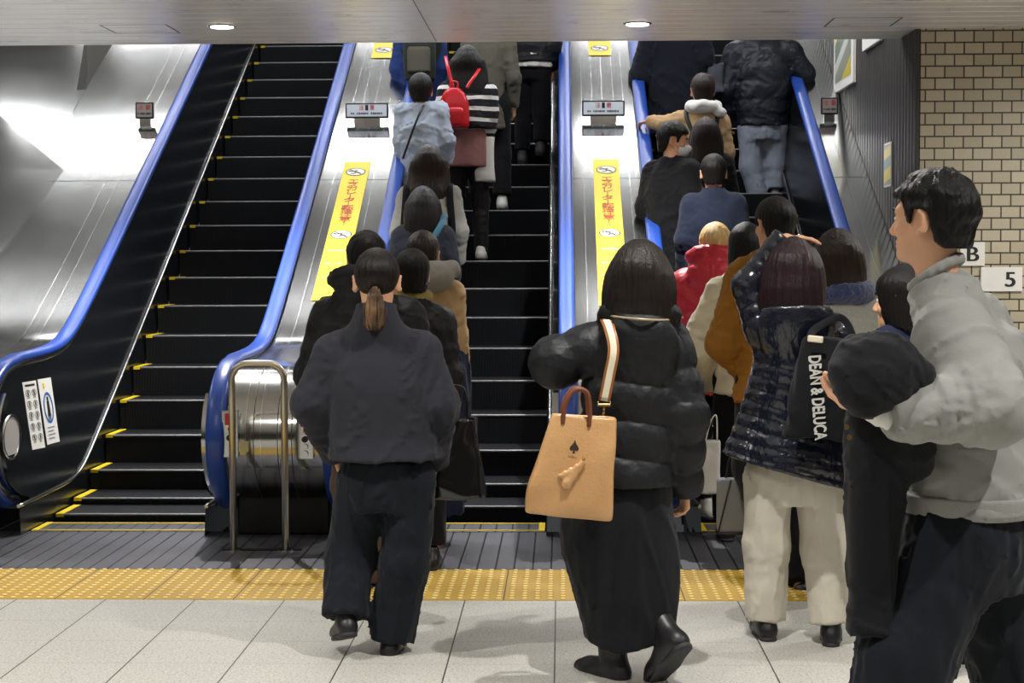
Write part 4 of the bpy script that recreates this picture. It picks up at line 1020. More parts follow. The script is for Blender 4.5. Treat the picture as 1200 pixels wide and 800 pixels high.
C_TAUPE=cloth('taupe_check','#4a3a33',.9,.3,.5); C_WHITE=cloth('white_cotton','#dedcd8',.9,.2,.5); C_GRYC=cloth('grey_coatcloth','#83847f',.92,.3,.5)
N_BLK=nylon('black_down','#0f1116',.55,.4,.35); N_GLOSS=nylon('glossy_black_down','#151823',.2,.45,.7); N_RED=nylon('red_down','#b3172e',.42,.9,.5); N_NAVY=nylon('navy_down','#0f1421',.5,.5,.4)
H_BLK=hairmat('black_hair','#0f0d0b',None,.4); H_BRN=hairmat('brown_hair','#261b16',None,.36); H_DBR=hairmat('dark_brown_hair','#1a1412',None,.33); H_TAIL=hairmat('ponytail_hair','#4b382a','#86684a',.4); H_PLUM=hairmat('plum_brown_hair','#24151a',None,.3); H_BLD=hairmat('blond_hair','#b08d57','#d9bd85',.4)
LEA=plain('black_strap','#1a1a1c',.5); 
ZP=lambda p,x,y,d=0: float(at(x,y,p.Y+d)[2]-p.base[2])
XP_=lambda p,x,y,d=0: at(x,y,p.Y+d)-p.base
# ================= the woman with the ponytail, walking in at the left
p=Person('woman in boxy charcoal jacket with low brown ponytail and wide dark trousers',(442,330),6.45,0,face=2,pitch=-2,hs=1.0)
p.px(neck=(441,368,-.01),shL=(390,414),shR=(494,412),elL=(366,472,-.02),elR=(513,474,-.02),wrL=(392,530,.08),wrR=(508,537,.1),hipL=(424,568),hipR=(482,566),knL=(410,650,.05),knR=(474,660,0),anL=(404,723,-.06),anR=(459,747,.02))
p.hand={'L':dict(dir=V(.15,.5,-.8),curl=.7),'R':dict(dir=V(0,.6,-.7),curl=.8)}
p.body(.014,.005,.0045)
p.coat(C_CHAR,hem=ZP(p,450,537),w=.21,d=.155,waist=.215,hemw=.218,hemd=.17,sl=(.078,.084,.058),shr=.07,vox=.0085,fold=.0065,ff=(6,6,5),collar=(.035,.086),seed=11,pw=2.6,cuff=.02)
p.trousers(C_NAVP,r=(.105,.098,.094),hem=.0,vox=.009,fold=.0075,seed=12,pelvis=(.19,.13),k2=.03,ff=(13,13,3.5))
p.shoe('L',ang=20,pitch=16,boot=.04); p.shoe('R',ang=-4,boot=.04)
hb=p.hair('pony',H_DBR,.005,t=.010,seed=3,nape=-.075,groove=.0018,tail=dict(pts=[(0,-.108,-.035),(0,-.125,-.065),(0,-.122,-.11),(0,-.112,-.152)],r=[.016,.026,.038,.042],mat=H_TAIL))
m=MB(); c=p.HR@(V(0,-.112,-.04)*p.hs)+p.J['head']; m.tube([c+V(.015*math.cos(a),0.004*math.sin(2*a),.011*math.sin(a)) for a in np.linspace(0,2*PI,18)],.004,6); m.build('hair_tie',plain('tan_elastic','#8a7260',.6),hb)
# ---- glossy black shopping bag she carries
r0=XP_(p,515,585); bx=at(538,560,6.75)
def tote_shell(name,loc,mat,wt,wb,h,d,parent,R=None,vox=.009,fold=.006,seed=2,open_=True):
    R=np.eye(3) if R is None else R
    g=SDF(); rows=[(-h,0,0,wb,d),(-h*.5,0,0,(wt+wb)/2,d*.95),(0,0,0,wt,d*.55)]; g.loft(rows,k=0,pw=6)
    g.post=[]
    if open_: g.box((0,0,.0),(wt-.012,max(d*.55-.01,.006),.05),rad=.004,k=.004,sub=True)
    v,f=g.mesh(vox,lambda P:-fold*nz(P,seed,(7,7,6),2)); return put(name,(v@R.T,f),mat,parent)
bag=empty('shopping_bag',at(534,490,6.7),'glossy black shopping bag hanging beside the ponytailed woman in charcoal jacket','bag')
M_PVC=plain('black_vinyl','#141516',.1,0,.7,.1,6)
tote_shell('bag_body',bag.location,M_PVC,.088,.125,.33,.07,bag,rotz(.1),.008,.008)
for dy in (-.03,.03):
    m=MB(); m.tube(smooth_path([V(-.05,dy,-.01),V(-.055,dy*.6,.08),V(-.03,0,.13),V(.03,0,.13),V(.05,dy*.6,.07),V(.05,dy,-.01)]),.005,8); m.build('handle',M_PVC,bag)
# ================= centre: black puffer, long skirt, tan tote
p=Person('woman in matte black puffer jacket and long black skirt carrying a tan tote',(751,330),6.1,0,face=-4,yaw=-14,H=None,hs=1.02)
p.px(neck=(750,372,0),shL=(704,402,0),shR=(783,398,.02),elL=(652,424,-.02),elR=(800,485,-.03),wrL=(672,424,.24),wrR=(802,572,.05),hipL=(708,590),hipR=(746,590),knL=(722,680),knR=(760,690,.03),anL=(716,770,.0),anR=(779,748,-.12))
p.hand={'R':dict(dir=V(.06,.35,-.9),palm=V(-1,-.3,0),curl=.55),'L':dict(dir=V(.3,.8,.3),curl=.5)}
p.body(.014,.005,.0042)
p.coat(N_BLK,name='puffer_jacket',hem=ZP(p,750,566),w=.175,d=.155,waist=.18,hemw=.182,hemd=.165,sl=(.09,.094,.062),shr=.07,vox=.0085,fold=.0035,ff=(10,10,10),band=(.14,.020,.14),collar=(.03,.092),hood=dict(c=(.0,-.115,-.10),r=(.15,.06,.13),tilt=.2,rr=.036,up=-.035),seed=21,pw=2.5,cuff=.02)
m=MB(); m.tube(smooth_path([XP_(p,704,366,-.02),XP_(p,722,371,-.13),XP_(p,752,374,-.185),XP_(p,780,375,-.14),XP_(p,800,372,-.0)],7),.0045,6); m.build('hood_zip',plain('zip_tape','#a89880',.4,.4),p.root)
hz=lambda y:ZP(p,720,y)
p.loftwear(C_BLK,[(hz(764),XP_(p,735,764)[0],-.03,.165,.14),(hz(735),XP_(p,736,735)[0],-.02,.172,.15),(hz(690),XP_(p,733,690)[0],-.01,.20,.16),(hz(640),XP_(p,726,640)[0],0,.222,.165),(hz(600),XP_(p,722,600)[0],0,.215,.16),(hz(550),XP_(p,735,550)[0],0,.17,.13)],vox=.010,fold=.008,ff=(6,6,1.8),seed=22,cuts=(lambda P:(hz(750)-.16*(P[...,0]+.05)*0+.025*np.sin(P[...,0]*14)-.10*np.clip(P[...,0]-.02,-.2,.2))-P[...,2],))
p.shoe('L',ang=40,boot=.07,size=1.12); p.shoe('R',ang=34,pitch=44,boot=.05,size=1.18)
e=p.J['anL']; p.put('boot_shaft',SDF().cap(e+V(0,0,-.02),e+V(0,.02,.2),.046,.062).mesh(.01),M_SHOE)
e=p.J['anR']; d=(p.J['knR']-e)/np.linalg.norm(p.J['knR']-e); p.put('boot_shaft',SDF().cap(e-d*.02,e+d*.22,.05,.066).mesh(.01),M_SHOE)
p.hair('bob',H_DBR,.005,L=.185,w=.132,t=.03,seed=5,groove=.002,back=.02,part=.1)
p.wisps(H_DBR,[[(.1,-.02,-.08),(.125,-.03,-.14),(.14,-.05,-.2)],[(.105,-.04,-.1),(.13,-.05,-.16),(.165,-.06,-.21)],[(.095,-.05,-.1),(.12,-.07,-.17),(.13,-.09,-.215)]],r=.004)
# ---- the tan tote
TB=5.83; tc=at(676,486,TB); tag_=empty('tote_bag',tc,'tan leather tote bag with arched handles hanging from the puffer woman\'s shoulder','bag'); M_TAN=None
n=N('tan_leather'); f1_=noise(n,n.coord(),7,4); f2_=noise(n,n.coord(),160,2); n.base(n.mix(f1_,lin('#b98a58'),lin('#cda272'))); n.bump(n.math('ADD',f1_,n.math('MULTIPLY',f2_,.15)),.5,.014); n.set(rough=.3,spec=.55); M_TAN=n.m
M_BRS=plain('brass','#c9a86a',.25,1,.5,.05); M_TRED=plain('brown_edge','#6e3a22',.5)
RB=rotz(.12)@roty(.10)
g=SDF(); g.loft([(-.365,-.0,0,.155,.058),(-.33,0,0,.158,.06),(-.18,.008,0,.135,.05),(-.0,.018,0,.105,.022)],k=0,pw=7); g.box((.018,0,.01),(.095,.014,.05),rad=.004,k=.004,sub=True)
v,f=g.mesh(.0065,lambda P:-.004*nz(P,6,(8,8,5),2)); put('bag_body',(v@RB.T,f),M_TAN,tag_)
for dy in (-.026,.024):
    m=MB(); P=smooth_path([V(-.052,dy,-.035),V(-.05,dy*1.1,.03),V(-.028,dy*1.2,.082),V(.0,dy*1.2,.095),V(.028,dy*1.2,.08),V(.042,dy*1.1,.02),V(.044,dy,-.035)]); m.tube([RB@q for q in P],.0085,8); m.build('handle',M_TRED,tag_)
m=MB(); P=smooth_path([XP_(p,706,366,.02),XP_(p,714,384,-.16),XP_(p,719,410,-.215),XP_(p,714,440,-.22),XP_(p,708,470,-.22)],6); P=[q+p.base-tc for q in P]; m.tube(P,.01,10,sq=(.043,.006,(0,-1,.15))); so=m.build('shoulder_strap',plain('strap_edge','#8a5526',.5),tag_)
m=MB(); m.tube([q+V(0,-.0045,.002) for q in P],.01,10,sq=(.024,.004,(0,-1,.15))); m.build('canvas_stripe',plain('cream_canvas','#d9cdb4',.8),so)
m=MB(); e=P[-1]; m.box((-.024,-.01,-.02),(.024,.008,-.008),0,o=e,bev=.003); m.tube([e+V(-.022,0,0),e+V(-.022,0,-.018)],.003,6); m.tube([e+V(.022,0,0),e+V(.022,0,-.018)],.003,6); m.tube([e+V(0,0,-.02),e+V(-.004,0,-.055)],.005,8); m.build('buckle',M_BRS,tag_)
m=MB(); o=RB@V(-.005,-.052,-.115); X=RB@V(1,0,0);Z=RB@V(0,-.12,1); Z/=np.linalg.norm(Z)
nn=np.cross(X,Z); lf=[(0,.03),(.006,.016),(.014,.006),(.017,-.004),(.012,-.011),(.003,-.009),(.005,-.02),(-.005,-.02),(-.003,-.009),(-.012,-.011),(-.017,-.004),(-.014,.006),(-.006,.016)]
m.quad([o+X*a+Z*b_-V(0,.002,0) for a,b_ in lf[::-1]])
m.build('emblem',plain('dark_stamp','#3d2c1c',.5),tag_)
tg=SDF(); t0=RB@V(.03,-.056,-.165); tg.cap(t0,t0+V(-.06,-.012,-.075),.012,.02,k=.01,sq=(1,.6,1)); tg.cap(t0,t0+V(-.075,-.008,-.045),.006,.012,k=.01); o=put('tassel',tg.mesh(.005,lambda P:.0025*np.sin(P[...,0]*300)),M_TAN,tag_)
m=MB(); m.tube([t0+V(.004,-.004,.02),t0],.006,8); m.build('clasp',M_BRS,tag_)
# ================= right: glossy long puffer, cream trousers, hand on her head
p=Person('woman in glossy black quilted coat and cream trousers with one hand raised to her hair',(931,322),6.7,0,face=-3,yaw=-22,pitch=-3,hs=1.02)
p.px(neck=(931,362,.0),shL=(893,385,.0),shR=(978,388,0),elL=(876,335,.03),elR=(1003,470,.02),wrL=(918,280,.0),wrR=(1000,545,.12),hipL=(900,560),hipR=(959,562),knL=(899,640,.02),knR=(965,645,.0),anL=(897,724,.03),anR=(974,730,-.06))
p.hand={'L':dict(dir=V(1,-.06,.06),palm=V(0,.05,-1),curl=.22)}
p.body(.014,.005,.0042,eyes=True)
hc=XP_(p,914,545)
p.coat(N_GLOSS,name='quilted_coat',hem=ZP(p,914,553),w=.185,d=.15,waist=.225,hemw=.30,hemd=.19,sl=(.075,.062,.05),shr=.06,vox=.0075,fold=.002,ff=(12,12,12),band=(.056,.0065,.25),hood=dict(drape=1,c=(.0,-.115,-.07),r=(.16,.07,.165),tilt=.15,top=.075),collar=(.02,.1),puck=.0012,seed=31,pw=2.3,hemslope=(-.27,0),chest_c=(p.J['shL']+p.J['shR'])/2,cuff=.015)
p.trousers(C_CREAM,r=(.105,.092,.078),hem=.0,vox=.008,fold=.007,seed=32,pelvis=(.19,.13),k2=.012,ff=(12,12,3.2))
p.shoe('L',ang=6,boot=.05); p.shoe('R',ang=-10,boot=.06)
for a in 'LR':
    e=p.J['an'+a]; p.put('sock',SDF().cap(e+V(0,0,-.03),e+V(0,.0,.09),.042,.045).mesh(.009),C_INK)
p.hair('bob',H_PLUM,.005,L=.16,w=.128,t=.028,seed=7,groove=.002,back=.03)
p.wisps(H_PLUM,[[(-.09,-.06,.02),(-.1,-.08,-.05),(-.085,-.1,-.12)],[(-.08,-.09,.02),(-.07,-.12,-.05),(-.05,-.13,-.13)],[(.09,.02,-.04),(.10,.03,-.1),(.095,.03,-.16)]],r=.005)
m=MB(); c=p.HR@(V(-.085,-.055,.045)*p.hs)+p.J['head']; m.tube([c+V(-.02,-.015,.05),c+V(-.015,-.03,-.0),c+V(-.012,-.03,-.045)],.007,8); m.build('hair_clip',LEA,p.root)
# ---- black cotton tote with white lettering on her shoulder
tb=empty('tote_bag',at(972,395,6.36),'black cotton tote bag with white lettering hanging against the glossy quilted coat','bag'); L0=V(*tb.location)
RT_=rotz(-.1)@roty(.10)
g=SDF(); g.loft([(-.40,.0,0,.115,.045),(-.2,0,0,.12,.06),(-.0,0,0,.115,.03)],k=0,pw=4); v,f=g.mesh(.0085,lambda P:-.008*nz(P,8,(6,6,4),2)); put('bag_body',(v@RT_.T,f),C_INK,tb)
m=MB(); P=smooth_path([at(948,398,6.36)-L0,at(956,385,6.45)-L0,at(985,372,6.55)-L0,at(1000,395,6.5)-L0,at(1005,420,6.42)-L0]); m.tube(P,.01,8,sq=(.03,.005,(0,-1,.3))); m.build('shoulder_strap',C_INK,tb)
m=MB(); m.box((-.034,-.05,-.012),(.026,-.04,.014),0,R=RT_,o=at(956,397,6.335)-L0,bev=.004); m.build('cream_tab',plain('cream_leather','#d8cdb6',.5),tb)
t=text_mesh('DEAN & DELUCA',.066,plain('white_print','#e4e2dc',.6),'lettering',tb,None,.0012)
o=at(957,459,6.29)-L0; dv=at(960,503,6.29)-at(953,413,6.29); dv/=np.linalg.norm(dv); up_=V(dv[2],0,-dv[0])*-1
co=np.array([v_.co[:] for v_ in t.data.vertices]); ln=co[:,0].max()-co[:,0].min(); want=np.linalg.norm(at(959,500,6.29)-at(953,414,6.29))*1.14
for v_ in t.data.vertices: v_.co=(v_.co[0]*want/ln,v_.co[1]*1.0,v_.co[2])
t.data.transform(frameM(o+dv*.022,dv,-up_ if up_[0]<0 else up_))
for d_ in (-.0016,.0016):
    t2=t.copy(); COL.objects.link(t2); t2.location=(d_,0,d_)
# ================= front right: man in grey sweatshirt
p=Person('man in grey sweatshirt and dark trousers striding past with a black coat over his arm',(1091,257),3.95,0,face=62,yaw=54,pitch=2,hs=.87)
p.px(neck=(1098,325,0),shL=(1118,395,-.15),shR=(1140,385,.17),elL=(1158,476,-.28),elR=(1120,470,.22),wrL=(1034,484,-.30),wrR=(1120,505,.27),hipL=(1122,632,-.07),hipR=(1150,632,.08),knL=(1062,770,-.1),knR=(1196,800,.1),anL=(1003,960,-.12),anR=(1290,1000,.1))
p.hand={'L':dict(dir=V(-.62,.66,.22),palm=V(.2,-.25,.9),curl=.3),'R':dict(dir=V(-.1,.8,-.5),curl=.6)}
p.body(.014,.0042,.0038,eyes=True)
NB=p.J['neck'].copy()
p.coat(C_SWEAT,name='sweatshirt',hem=ZP(p,1140,592),w=.195,d=.135,waist=.205,hemw=.205,hemd=.16,sl=(.088,.082,.052),shr=.062,cuts=(lambda P:(P-(NB+V(0,0,.012)))@(np.array([-.883*.55,.469*.55,.83])),),vox=.0075,fold=.007,ff=(5.5,5.5,5.5),neckr=.06,seed=41,pw=2.4,elring=.005,cuff=-.01,chest_c=XP_(p,1146,420),hem_c=XP_(p,1142,592)[:2])
nb=p.J['neck']; g=SDF(); g.chain([nb+p.R@V(.056*math.sin(a),.002-.055*math.cos(a),.012-.66*(.002-.055*math.cos(a))) for a in np.linspace(0,2*PI,17)],[.0125]*17,k=.01); p.put('neck_band',g.mesh(.006),C_SWEAT)
pc=XP_(p,1142,592); p.loftwear(C_SWEAT,[(ZP(p,1140,598),pc[0],pc[1],.206,.162),(ZP(p,1140,572),pc[0],pc[1],.212,.168)],name='hem_band',vox=.008,fold=.0,pw=2.4)
p.trousers(C_NAVP,r=(.115,.10,.09),hem=.0,vox=.009,fold=.008,seed=42,pelvis=(.19,.145))
p.shoe('L',ang=75); p.shoe('R',ang=75,pitch=30)
p.hair('short',H_BLK,.0042,t=.018,seed=9,groove=.002,rough=.006,nape=-.072)
wr=p.J['wrL']; d=V(-1,.05,.3); d/=np.linalg.norm(d); g=SDF().cap(wr-d*.03,wr+d*.012,.034,.031); p.put('shirt_cuff',g.mesh(.006,lambda P:-.002*np.sin(P[...,0]*260)),C_WHITE)
# ---- coat over his arm
cb=empty('folded_coat',at(1030,480,3.72),'black padded coat draped over the forearm of the man in grey sweatshirt','coat'); L0=V(*cb.location); A_=lambda x,y,d=0:at(x,y,3.66+d)-L0
g=SDF(); g.chain([A_(1003,425,.0),A_(1034,431,-.01),A_(1076,446,.0)],[.056,.068,.04],k=.06); g.chain([A_(1000,440,-.05),A_(1014,462,-.05),A_(1040,462,-.03)],[.045,.04,.03],k=.05); g.chain([A_(1020,448,.03),A_(1052,448,.03)],[.055,.045],k=.05)
g.loft([(A_(0,757)[2],A_(1036,757)[0],.10,.052,.05),(A_(0,640)[2],A_(1040,640)[0],.10,.064,.058),(A_(0,540)[2],A_(1046,540)[0],.10,.076,.068),(A_(0,495)[2],A_(1048,495)[0],.10,.078,.065),(A_(0,455)[2],A_(1042,455)[0],.09,.064,.055)],k=.05,pw=2.6)
g.chain([A_(1072,500,.08),A_(1078,545,.1)],[.05,.035],k=.04)
put('coat_cloth',g.mesh(.0075,lambda P:folds(P,.007,14,(6,6,4))),cloth('padded_black','#121318',.85,.2,.5),cb)
for x,y in ((992,500),(995,512)):
    m=MB(); m.disc(A_(x,y,-.08),(1,0,0),(0,0,1),.006,.006,.004,n=12); m.build('snap_button',M_BRS,cb)
# ================= queue before the middle escalator
p=Person('man in black down jacket with raised collar just beyond the ponytailed woman',(429,305),7.75,0,face=0,yaw=14,hs=1.0)
p.px(neck=(427,345,0),shL=(388,372),shR=(474,372),elL=(370,440,0),elR=(490,440,0),anL=(418,688,0),anR=(438,690,.02))
p.std(); p.coat(N_BLK,name='down_jacket',hem=ZP(p,430,520),w=.21,d=.16,sl=(.10,.095,.06),shr=.085,vox=.012,band=(.12,.012),collar=(.06,.098),hood=dict(c=(0,-.09,-.04),r=(.15,.07,.1)),seed=51)
p.trousers(C_TAUPE,r=(.09,.075,.07),vox=.013); p.hair('short',H_BLK,.007,t=.018,rough=.003)
p=Person('dark-haired person in black padded jacket with mustard check collar behind the ponytail',(482,322),8.25,0,face=0,yaw=18,hs=.98)
p.px(neck=(480,352,0),shL=(448,372),shR=(512,378),elR=(522,440,0),elL=(440,440,0))
p.std(); p.coat(N_BLK,name='padded_jacket',hem=ZP(p,480,500),w=.19,d=.15,sl=(.095,.085,.06),shr=.08,vox=.013,band=(.12,.012),seed=52); p.trousers(C_INK,vox=.014); p.hair('short',H_BLK,.007,t=.014)
nb=p.J['neck']; p.put('scarf',SDF().chain([nb+V(.075*math.sin(a),.03-.07*math.cos(a),.015) for a in np.linspace(-2.2,2.2,9)],[.036]*9).mesh(.01,lambda P:-.006*nz(P,4,(16,16,16),2)),cloth('mustard_check','#a8965c',.95,.6,.8,(30,30,30)))
p=Person('person in beige coat with grey fleece hood waiting at foot of the middle escalator',(496,299),9.0,0,face=-3,hs=.98)
p.px(neck=(505,325,-.02),shL=(480,345),shR=(527,345),elR=(533,395,0),elL=(470,395,0),anR=(510,632,0),anL=(490,634,0))
p.std(smat=M_WSHOE); p.coat(C_BEIGE,name='coat',hem=ZP(p,505,465),w=.155,d=.14,sl=(.075,.07,.055),shr=.07,vox=.013,seed=53)
g=SDF(); nb=p.J['neck']; g.ell(nb+V(.01,-.10,.0),(.125,.07,.085)); g.chain([nb+V(.01+.11*math.sin(a),-.03-.075*math.cos(a),.04) for a in np.linspace(-2,2,9)],[.04]*9); p.put('fleece_hood',g.mesh(.011,lambda P:-.008*nz(P,3,(12,12,12),2)),C_GREYH)
p.loftwear(cloth('dark_blue_denim','#252c45',.9,.4,.5),[(ZP(p,0,600),0.02,0,.20,.15),(ZP(p,0,470),.06,0,.2,.15),(ZP(p,0,400),.07,.02,.17,.13)],vox=.014); p.hair('short',H_BRN,.007,t=.016,nape=-.1)
PHM,PHR=12.22,12.10
# ================= riders on the middle escalator
p=Person('woman in dark navy coat with teal strap across her back on the middle escalator',(496,243),phase=PHM,H=1.62,face=0,hs=1.0)
p.std(); p.coat(C_NAVY,name='coat',hem=.55,w=.215,d=.15,hemw=.23,sl=(.085,.08,.06),vox=.013,collar=(.0,.085),seed=61); p.trousers(C_INK,vox=.016)
p.hair('bob',H_BLK,.006,L=.19,w=.13,t=.022,seed=2,back=.015)
o_=lambda x,y,d:XP_(p,x,y,d)
b5=empty('shoulder_bag',p.base+V(-.2,.1,.75),'teal-strapped bag of the navy-coated rider, strap crossing her back','bag'); L0=V(*b5.location)
m=MB(); P=[o_(521,252,-.05),o_(517,263,-.135),o_(508,278,-.175),o_(499,292,-.18),o_(485,312,-.17),o_(466,340,-.1),o_(462,350,.05)]; m.tube(smooth_path([q+p.base-L0 for q in P]),.01,8,sq=(.042,.006,(0,-1,.1))); m.build('strap',cloth('teal_webbing','#2c5566',.8,.6),b5)
tote_shell('bag_body',None,C_INK,.06,.08,.22,.05,b5,vox=.012)
p=Person('long-haired woman in pale grey jacket with black rucksack straps on the middle escalator',(503,194),phase=PHM,H=1.58,face=0,hs=1.0)
p.std(); p.coat(C_GRYC,name='jacket',hem=.6,w=.2,d=.15,sl=(.08,.075,.055),vox=.013,seed=62); p.trousers(C_INK,vox=.016); p.hair('long',H_BRN,.006,L=.26,w=.15,t=.024,seed=3,back=.035)
rk=empty('rucksack',p.base+V(0,-.2,1.1)*p.s,'black rucksack with broad straps worn by the long-haired woman in pale grey','backpack'); L0=V(*rk.location)
SHL,SHR=p.J['shL']+p.base-L0,p.J['shR']+p.base-L0
g=SDF(); g.loft([(-.3,0,-.02,.10,.07),(-.1,0,-.02,.12,.085),(.02,0,0,.10,.06),(.07,0,.01,.06,.03)],k=0,pw=3); put('pack_body',g.mesh(.012),C_INK,rk)
for s_,q in ((-1,SHL),(1,SHR)):
    m=MB(); P=smooth_path([V(s_*.09,0,-.22),V(s_*.17,.06,-.1),q+V(s_*.005,-.11,-.02),q+V(0,-.05,.075),q+V(0,.06,.05),q+V(-s_*.01,.14,-.08)]); m.tube(P,.01,8,sq=(.05,.012,(0,-1,.1))); m.build('strap',C_INK,rk)
p=Person('short-haired boy in pale blue sweatshirt with a thin dark strap on the middle escalator',(493,107),phase=PHM,H=1.66,face=2,hs=.98)
p.px(shL=(472,131),elL=(470,165,-.02),wrL=(473,192,.08),shR=(515,130),elR=(523,164,-.02),wrR=(524,190,.08)); p.std(); p.coat(C_LBLUE,name='sweatshirt',hem=.68,w=.165,d=.14,sl=(.068,.064,.052),vox=.013,collar=(.0,.078),seed=63,fold=.012); p.trousers(C_BDEN,vox=.016); p.hair('short',H_BLK,.007,t=.022,nape=-.085)
pb=empty('pouch',p.base+V(-.2,.08,.82),'small dark pouch on a thin strap across the pale blue sweatshirt','bag'); L0=V(*pb.location); m=MB(); P=[XP_(p,499,119,-.04),XP_(p,493,130,-.16),XP_(p,484,152,-.185),XP_(p,477,172,-.17),XP_(p,472,186,-.12)]; m.tube(smooth_path([q+p.base-L0 for q in P]),.01,8,sq=(.018,.006,(0,-1,.1))); m.build('strap',LEA,pb); tote_shell('pouch_body',None,C_INK,.05,.06,.16,.04,pb,vox=.012)
# striped sweater
n=N('striped_knit'); v=n.coord(); s=n.add('ShaderNodeSeparateXYZ'); n.link(v,s.inputs[0]); fr=n.math('FRACT',n.math('ADD',n.math('MULTIPLY',s.outputs['Z'],11.5),n.math('ADD',n.math('MULTIPLY',noise(n,v,5,2),.35),3))); n.base(n.mix(n.math('LESS_THAN',fr,.36),lin('#14141a'),lin('#d9d8d6'))); n.bump(noise(n,n.coord((200,200,300)),1),.4,.004); n.set(rough=.95); C_STRIPE=n.m
p=Person('long-haired woman in black and white striped sweater and rose skirt',(548,76),phase=PHM,H=1.64,face=0,hs=1.0)
p.px(elR=(572,130,-.02),wrR=(571,165,.02)); p.hand={'R':dict(dir=V(0,.1,-1),curl=.6)}
p.std(smat=M_WSHOE); p.coat(C_STRIPE,name='sweater',hem=ZP(p,540,152),w=.21,d=.15,sl=(.085,.08,.05),vox=.013,seed=64,collar=(0,.08)); zz=ZP(p,545,196)
p.loftwear(C_ROSE,[(zz,0,0,.18,.15),(zz+.2,0,0,.175,.14),(ZP(p,545,148),0,0,.15,.12)],vox=.013,fold=.006)
p.trousers(cloth('sheer_tights','#1d1a1b',.6),r=(.09,.066,.05),hem=-.02,vox=.013,name='tights'); p.hair('long',H_BLK,.007,L=.30,w=.16,t=.03,seed=6,back=.03)
rp=empty('backpack',XP_(p,532,103,-.26)+p.base,'small glossy red backpack worn over the striped sweater','backpack'); L0=V(*rp.location); M_REDL=plain('red_leather','#c41422',.3,0,.5,.1,12)
h_=at(532,100,p.Y-.26)[2]-at(532,147,p.Y-.26)[2]
g=SDF(); g.loft([(-h_,0,0,.115,.05),(-h_*.85,0,0,.122,.062),(-h_*.45,0,0,.118,.062),(-.05,0,0,.09,.05),(-.0,0,0,.045,.03)],k=0,pw=2.7); bo=put('pack_body',g.mesh(.009,pad=.02),M_REDL,rp)
g=SDF(); g.loft([(-h_*.93,0,-.055,.075,.03),(-h_*.6,0,-.06,.08,.03),(-h_*.5,0,-.055,.07,.02)],k=0,pw=3); put('front_pocket',g.mesh(.008,pad=.02),M_REDL,rp)
m=MB(); m.tube(smooth_path([V(-.03,.01,-.01),V(-.025,.01,.045),V(.025,.01,.045),V(.03,.01,-.01)]),.007,8); m.build('grab_handle',M_REDL,rp)
for pts in (((531,103,-.24),(528,92,-.22),(525,80,-.20),(522,66,-.14)),((547,103,-.24),(552,95,-.22),(557,88,-.19),(562,80,-.12))):
    m=MB(); m.tube(smooth_path([at(x,y,p.Y+d)-L0 for x,y,d in pts]),.01,8,sq=(.026,.006,(0,-1,.3))); m.build('strap',M_REDL,rp)
wb=empty('shopping_bag',at(568,160,p.Y-.03),'white shopping bag held beside the rose skirt on the middle escalator','bag'); hh=at(568,160,p.Y)[2]-at(568,213,p.Y)[2]; tote_shell('bag_body',None,plain('white_paper','#d9d7d0',.7,0,.3,.06,6),.075,.08,hh,.06,wb,vox=.011)
m=MB(); m.tube(smooth_path([V(-.04,0,-.01),V(-.02,0,.06),V(.02,0,.06),V(.04,0,-.01)]),.004,6); m.build('handle',M_WHITE,wb)
p=Person('rider in blue jacket with dark green rucksack above the pale blue sweatshirt',(492,18),phase=PHM,H=1.7,face=0)
p.std(); p.coat(C_BDEN,name='jacket',hem=.65,w=.2,d=.15,vox=.014,seed=65); p.trousers(cloth('deep_blue_cloth','#22335f',.9),vox=.016); p.hair('short',H_BLK,.007,t=.018)
rk=empty('rucksack',XP_(p,492,45,-.2)+p.base,'dark green rucksack worn by the blue-jacketed rider at the ceiling edge','backpack'); M_GRN=cloth('dark_green_canvas','#2b2f27',.85,.4,.6)
g=SDF(); g.loft([(-.36,0,-.02,.13,.08),(-.2,0,-.03,.14,.10),(.05,0,-.02,.13,.08),(.14,0,0,.08,.04)],k=0,pw=3); put('pack_body',g.mesh(.012),M_GRN,rk); g=SDF(); g.loft([(-.3,.0,-.1,.1,.04),(-.12,0,-.11,.1,.04),(-.08,0,-.1,.09,.02)],k=0,pw=3); put('front_pocket',g.mesh(.011),C_OLIVE,rk)
for s_,q in ((-1,p.J['shL']),(1,p.J['shR'])):
    L0=V(*rk.location); q=q+p.base-L0; m=MB(); P=smooth_path([V(s_*.1,.03,-.25),V(s_*.16,.08,-.05),q+V(0,-.07,.06),q+V(0,.08,.03)]); m.tube(P,.01,8,sq=(.045,.01,(0,-1,.2))); m.build('strap',M_GRN,rk)
p=Person('rider in long olive grey coat, head above the ceiling edge beside the striped sweater',(573,22),phase=PHM,H=1.7,face=0)
p.std(smat=M_WSHOE); p.coat(C_OLIVE,name='long_coat',hem=ZP(p,585,152),w=.135,d=.13,hemw=.145,sl=(.06,.055,.045),vox=.014,seed=66); p.trousers(C_INK,vox=.016); p.hair('bob',H_BLK,.008,L=.2)
p=Person('rider in black jacket with white hem climbing alone on the right of the middle escalator',(622,-12),phase=PHM,H=1.72,face=0)
p.px(anR=(633,172,-.08),anL=(612,182,.0),knL=(613,130,.1))
p.std(smat=plain('grey_trainer','#3b3b3d',.6)); zh=ZP(p,625,74); p.coat(N_BLK,name='jacket',hem=zh,w=.2,d=.15,vox=.013,band=(.14,.01),seed=67); p.trousers(C_INK,r=(.09,.075,.06),vox=.014); p.hair('short',H_BLK,.007,t=.018)
pc=(p.J['hipL']+p.J['hipR'])/2; p.loftwear(C_WHITE,[(zh-.045,pc[0],pc[1],.2,.155),(zh+.08,pc[0],pc[1],.2,.15)],name='shirt_hem',vox=.012,fold=.006)
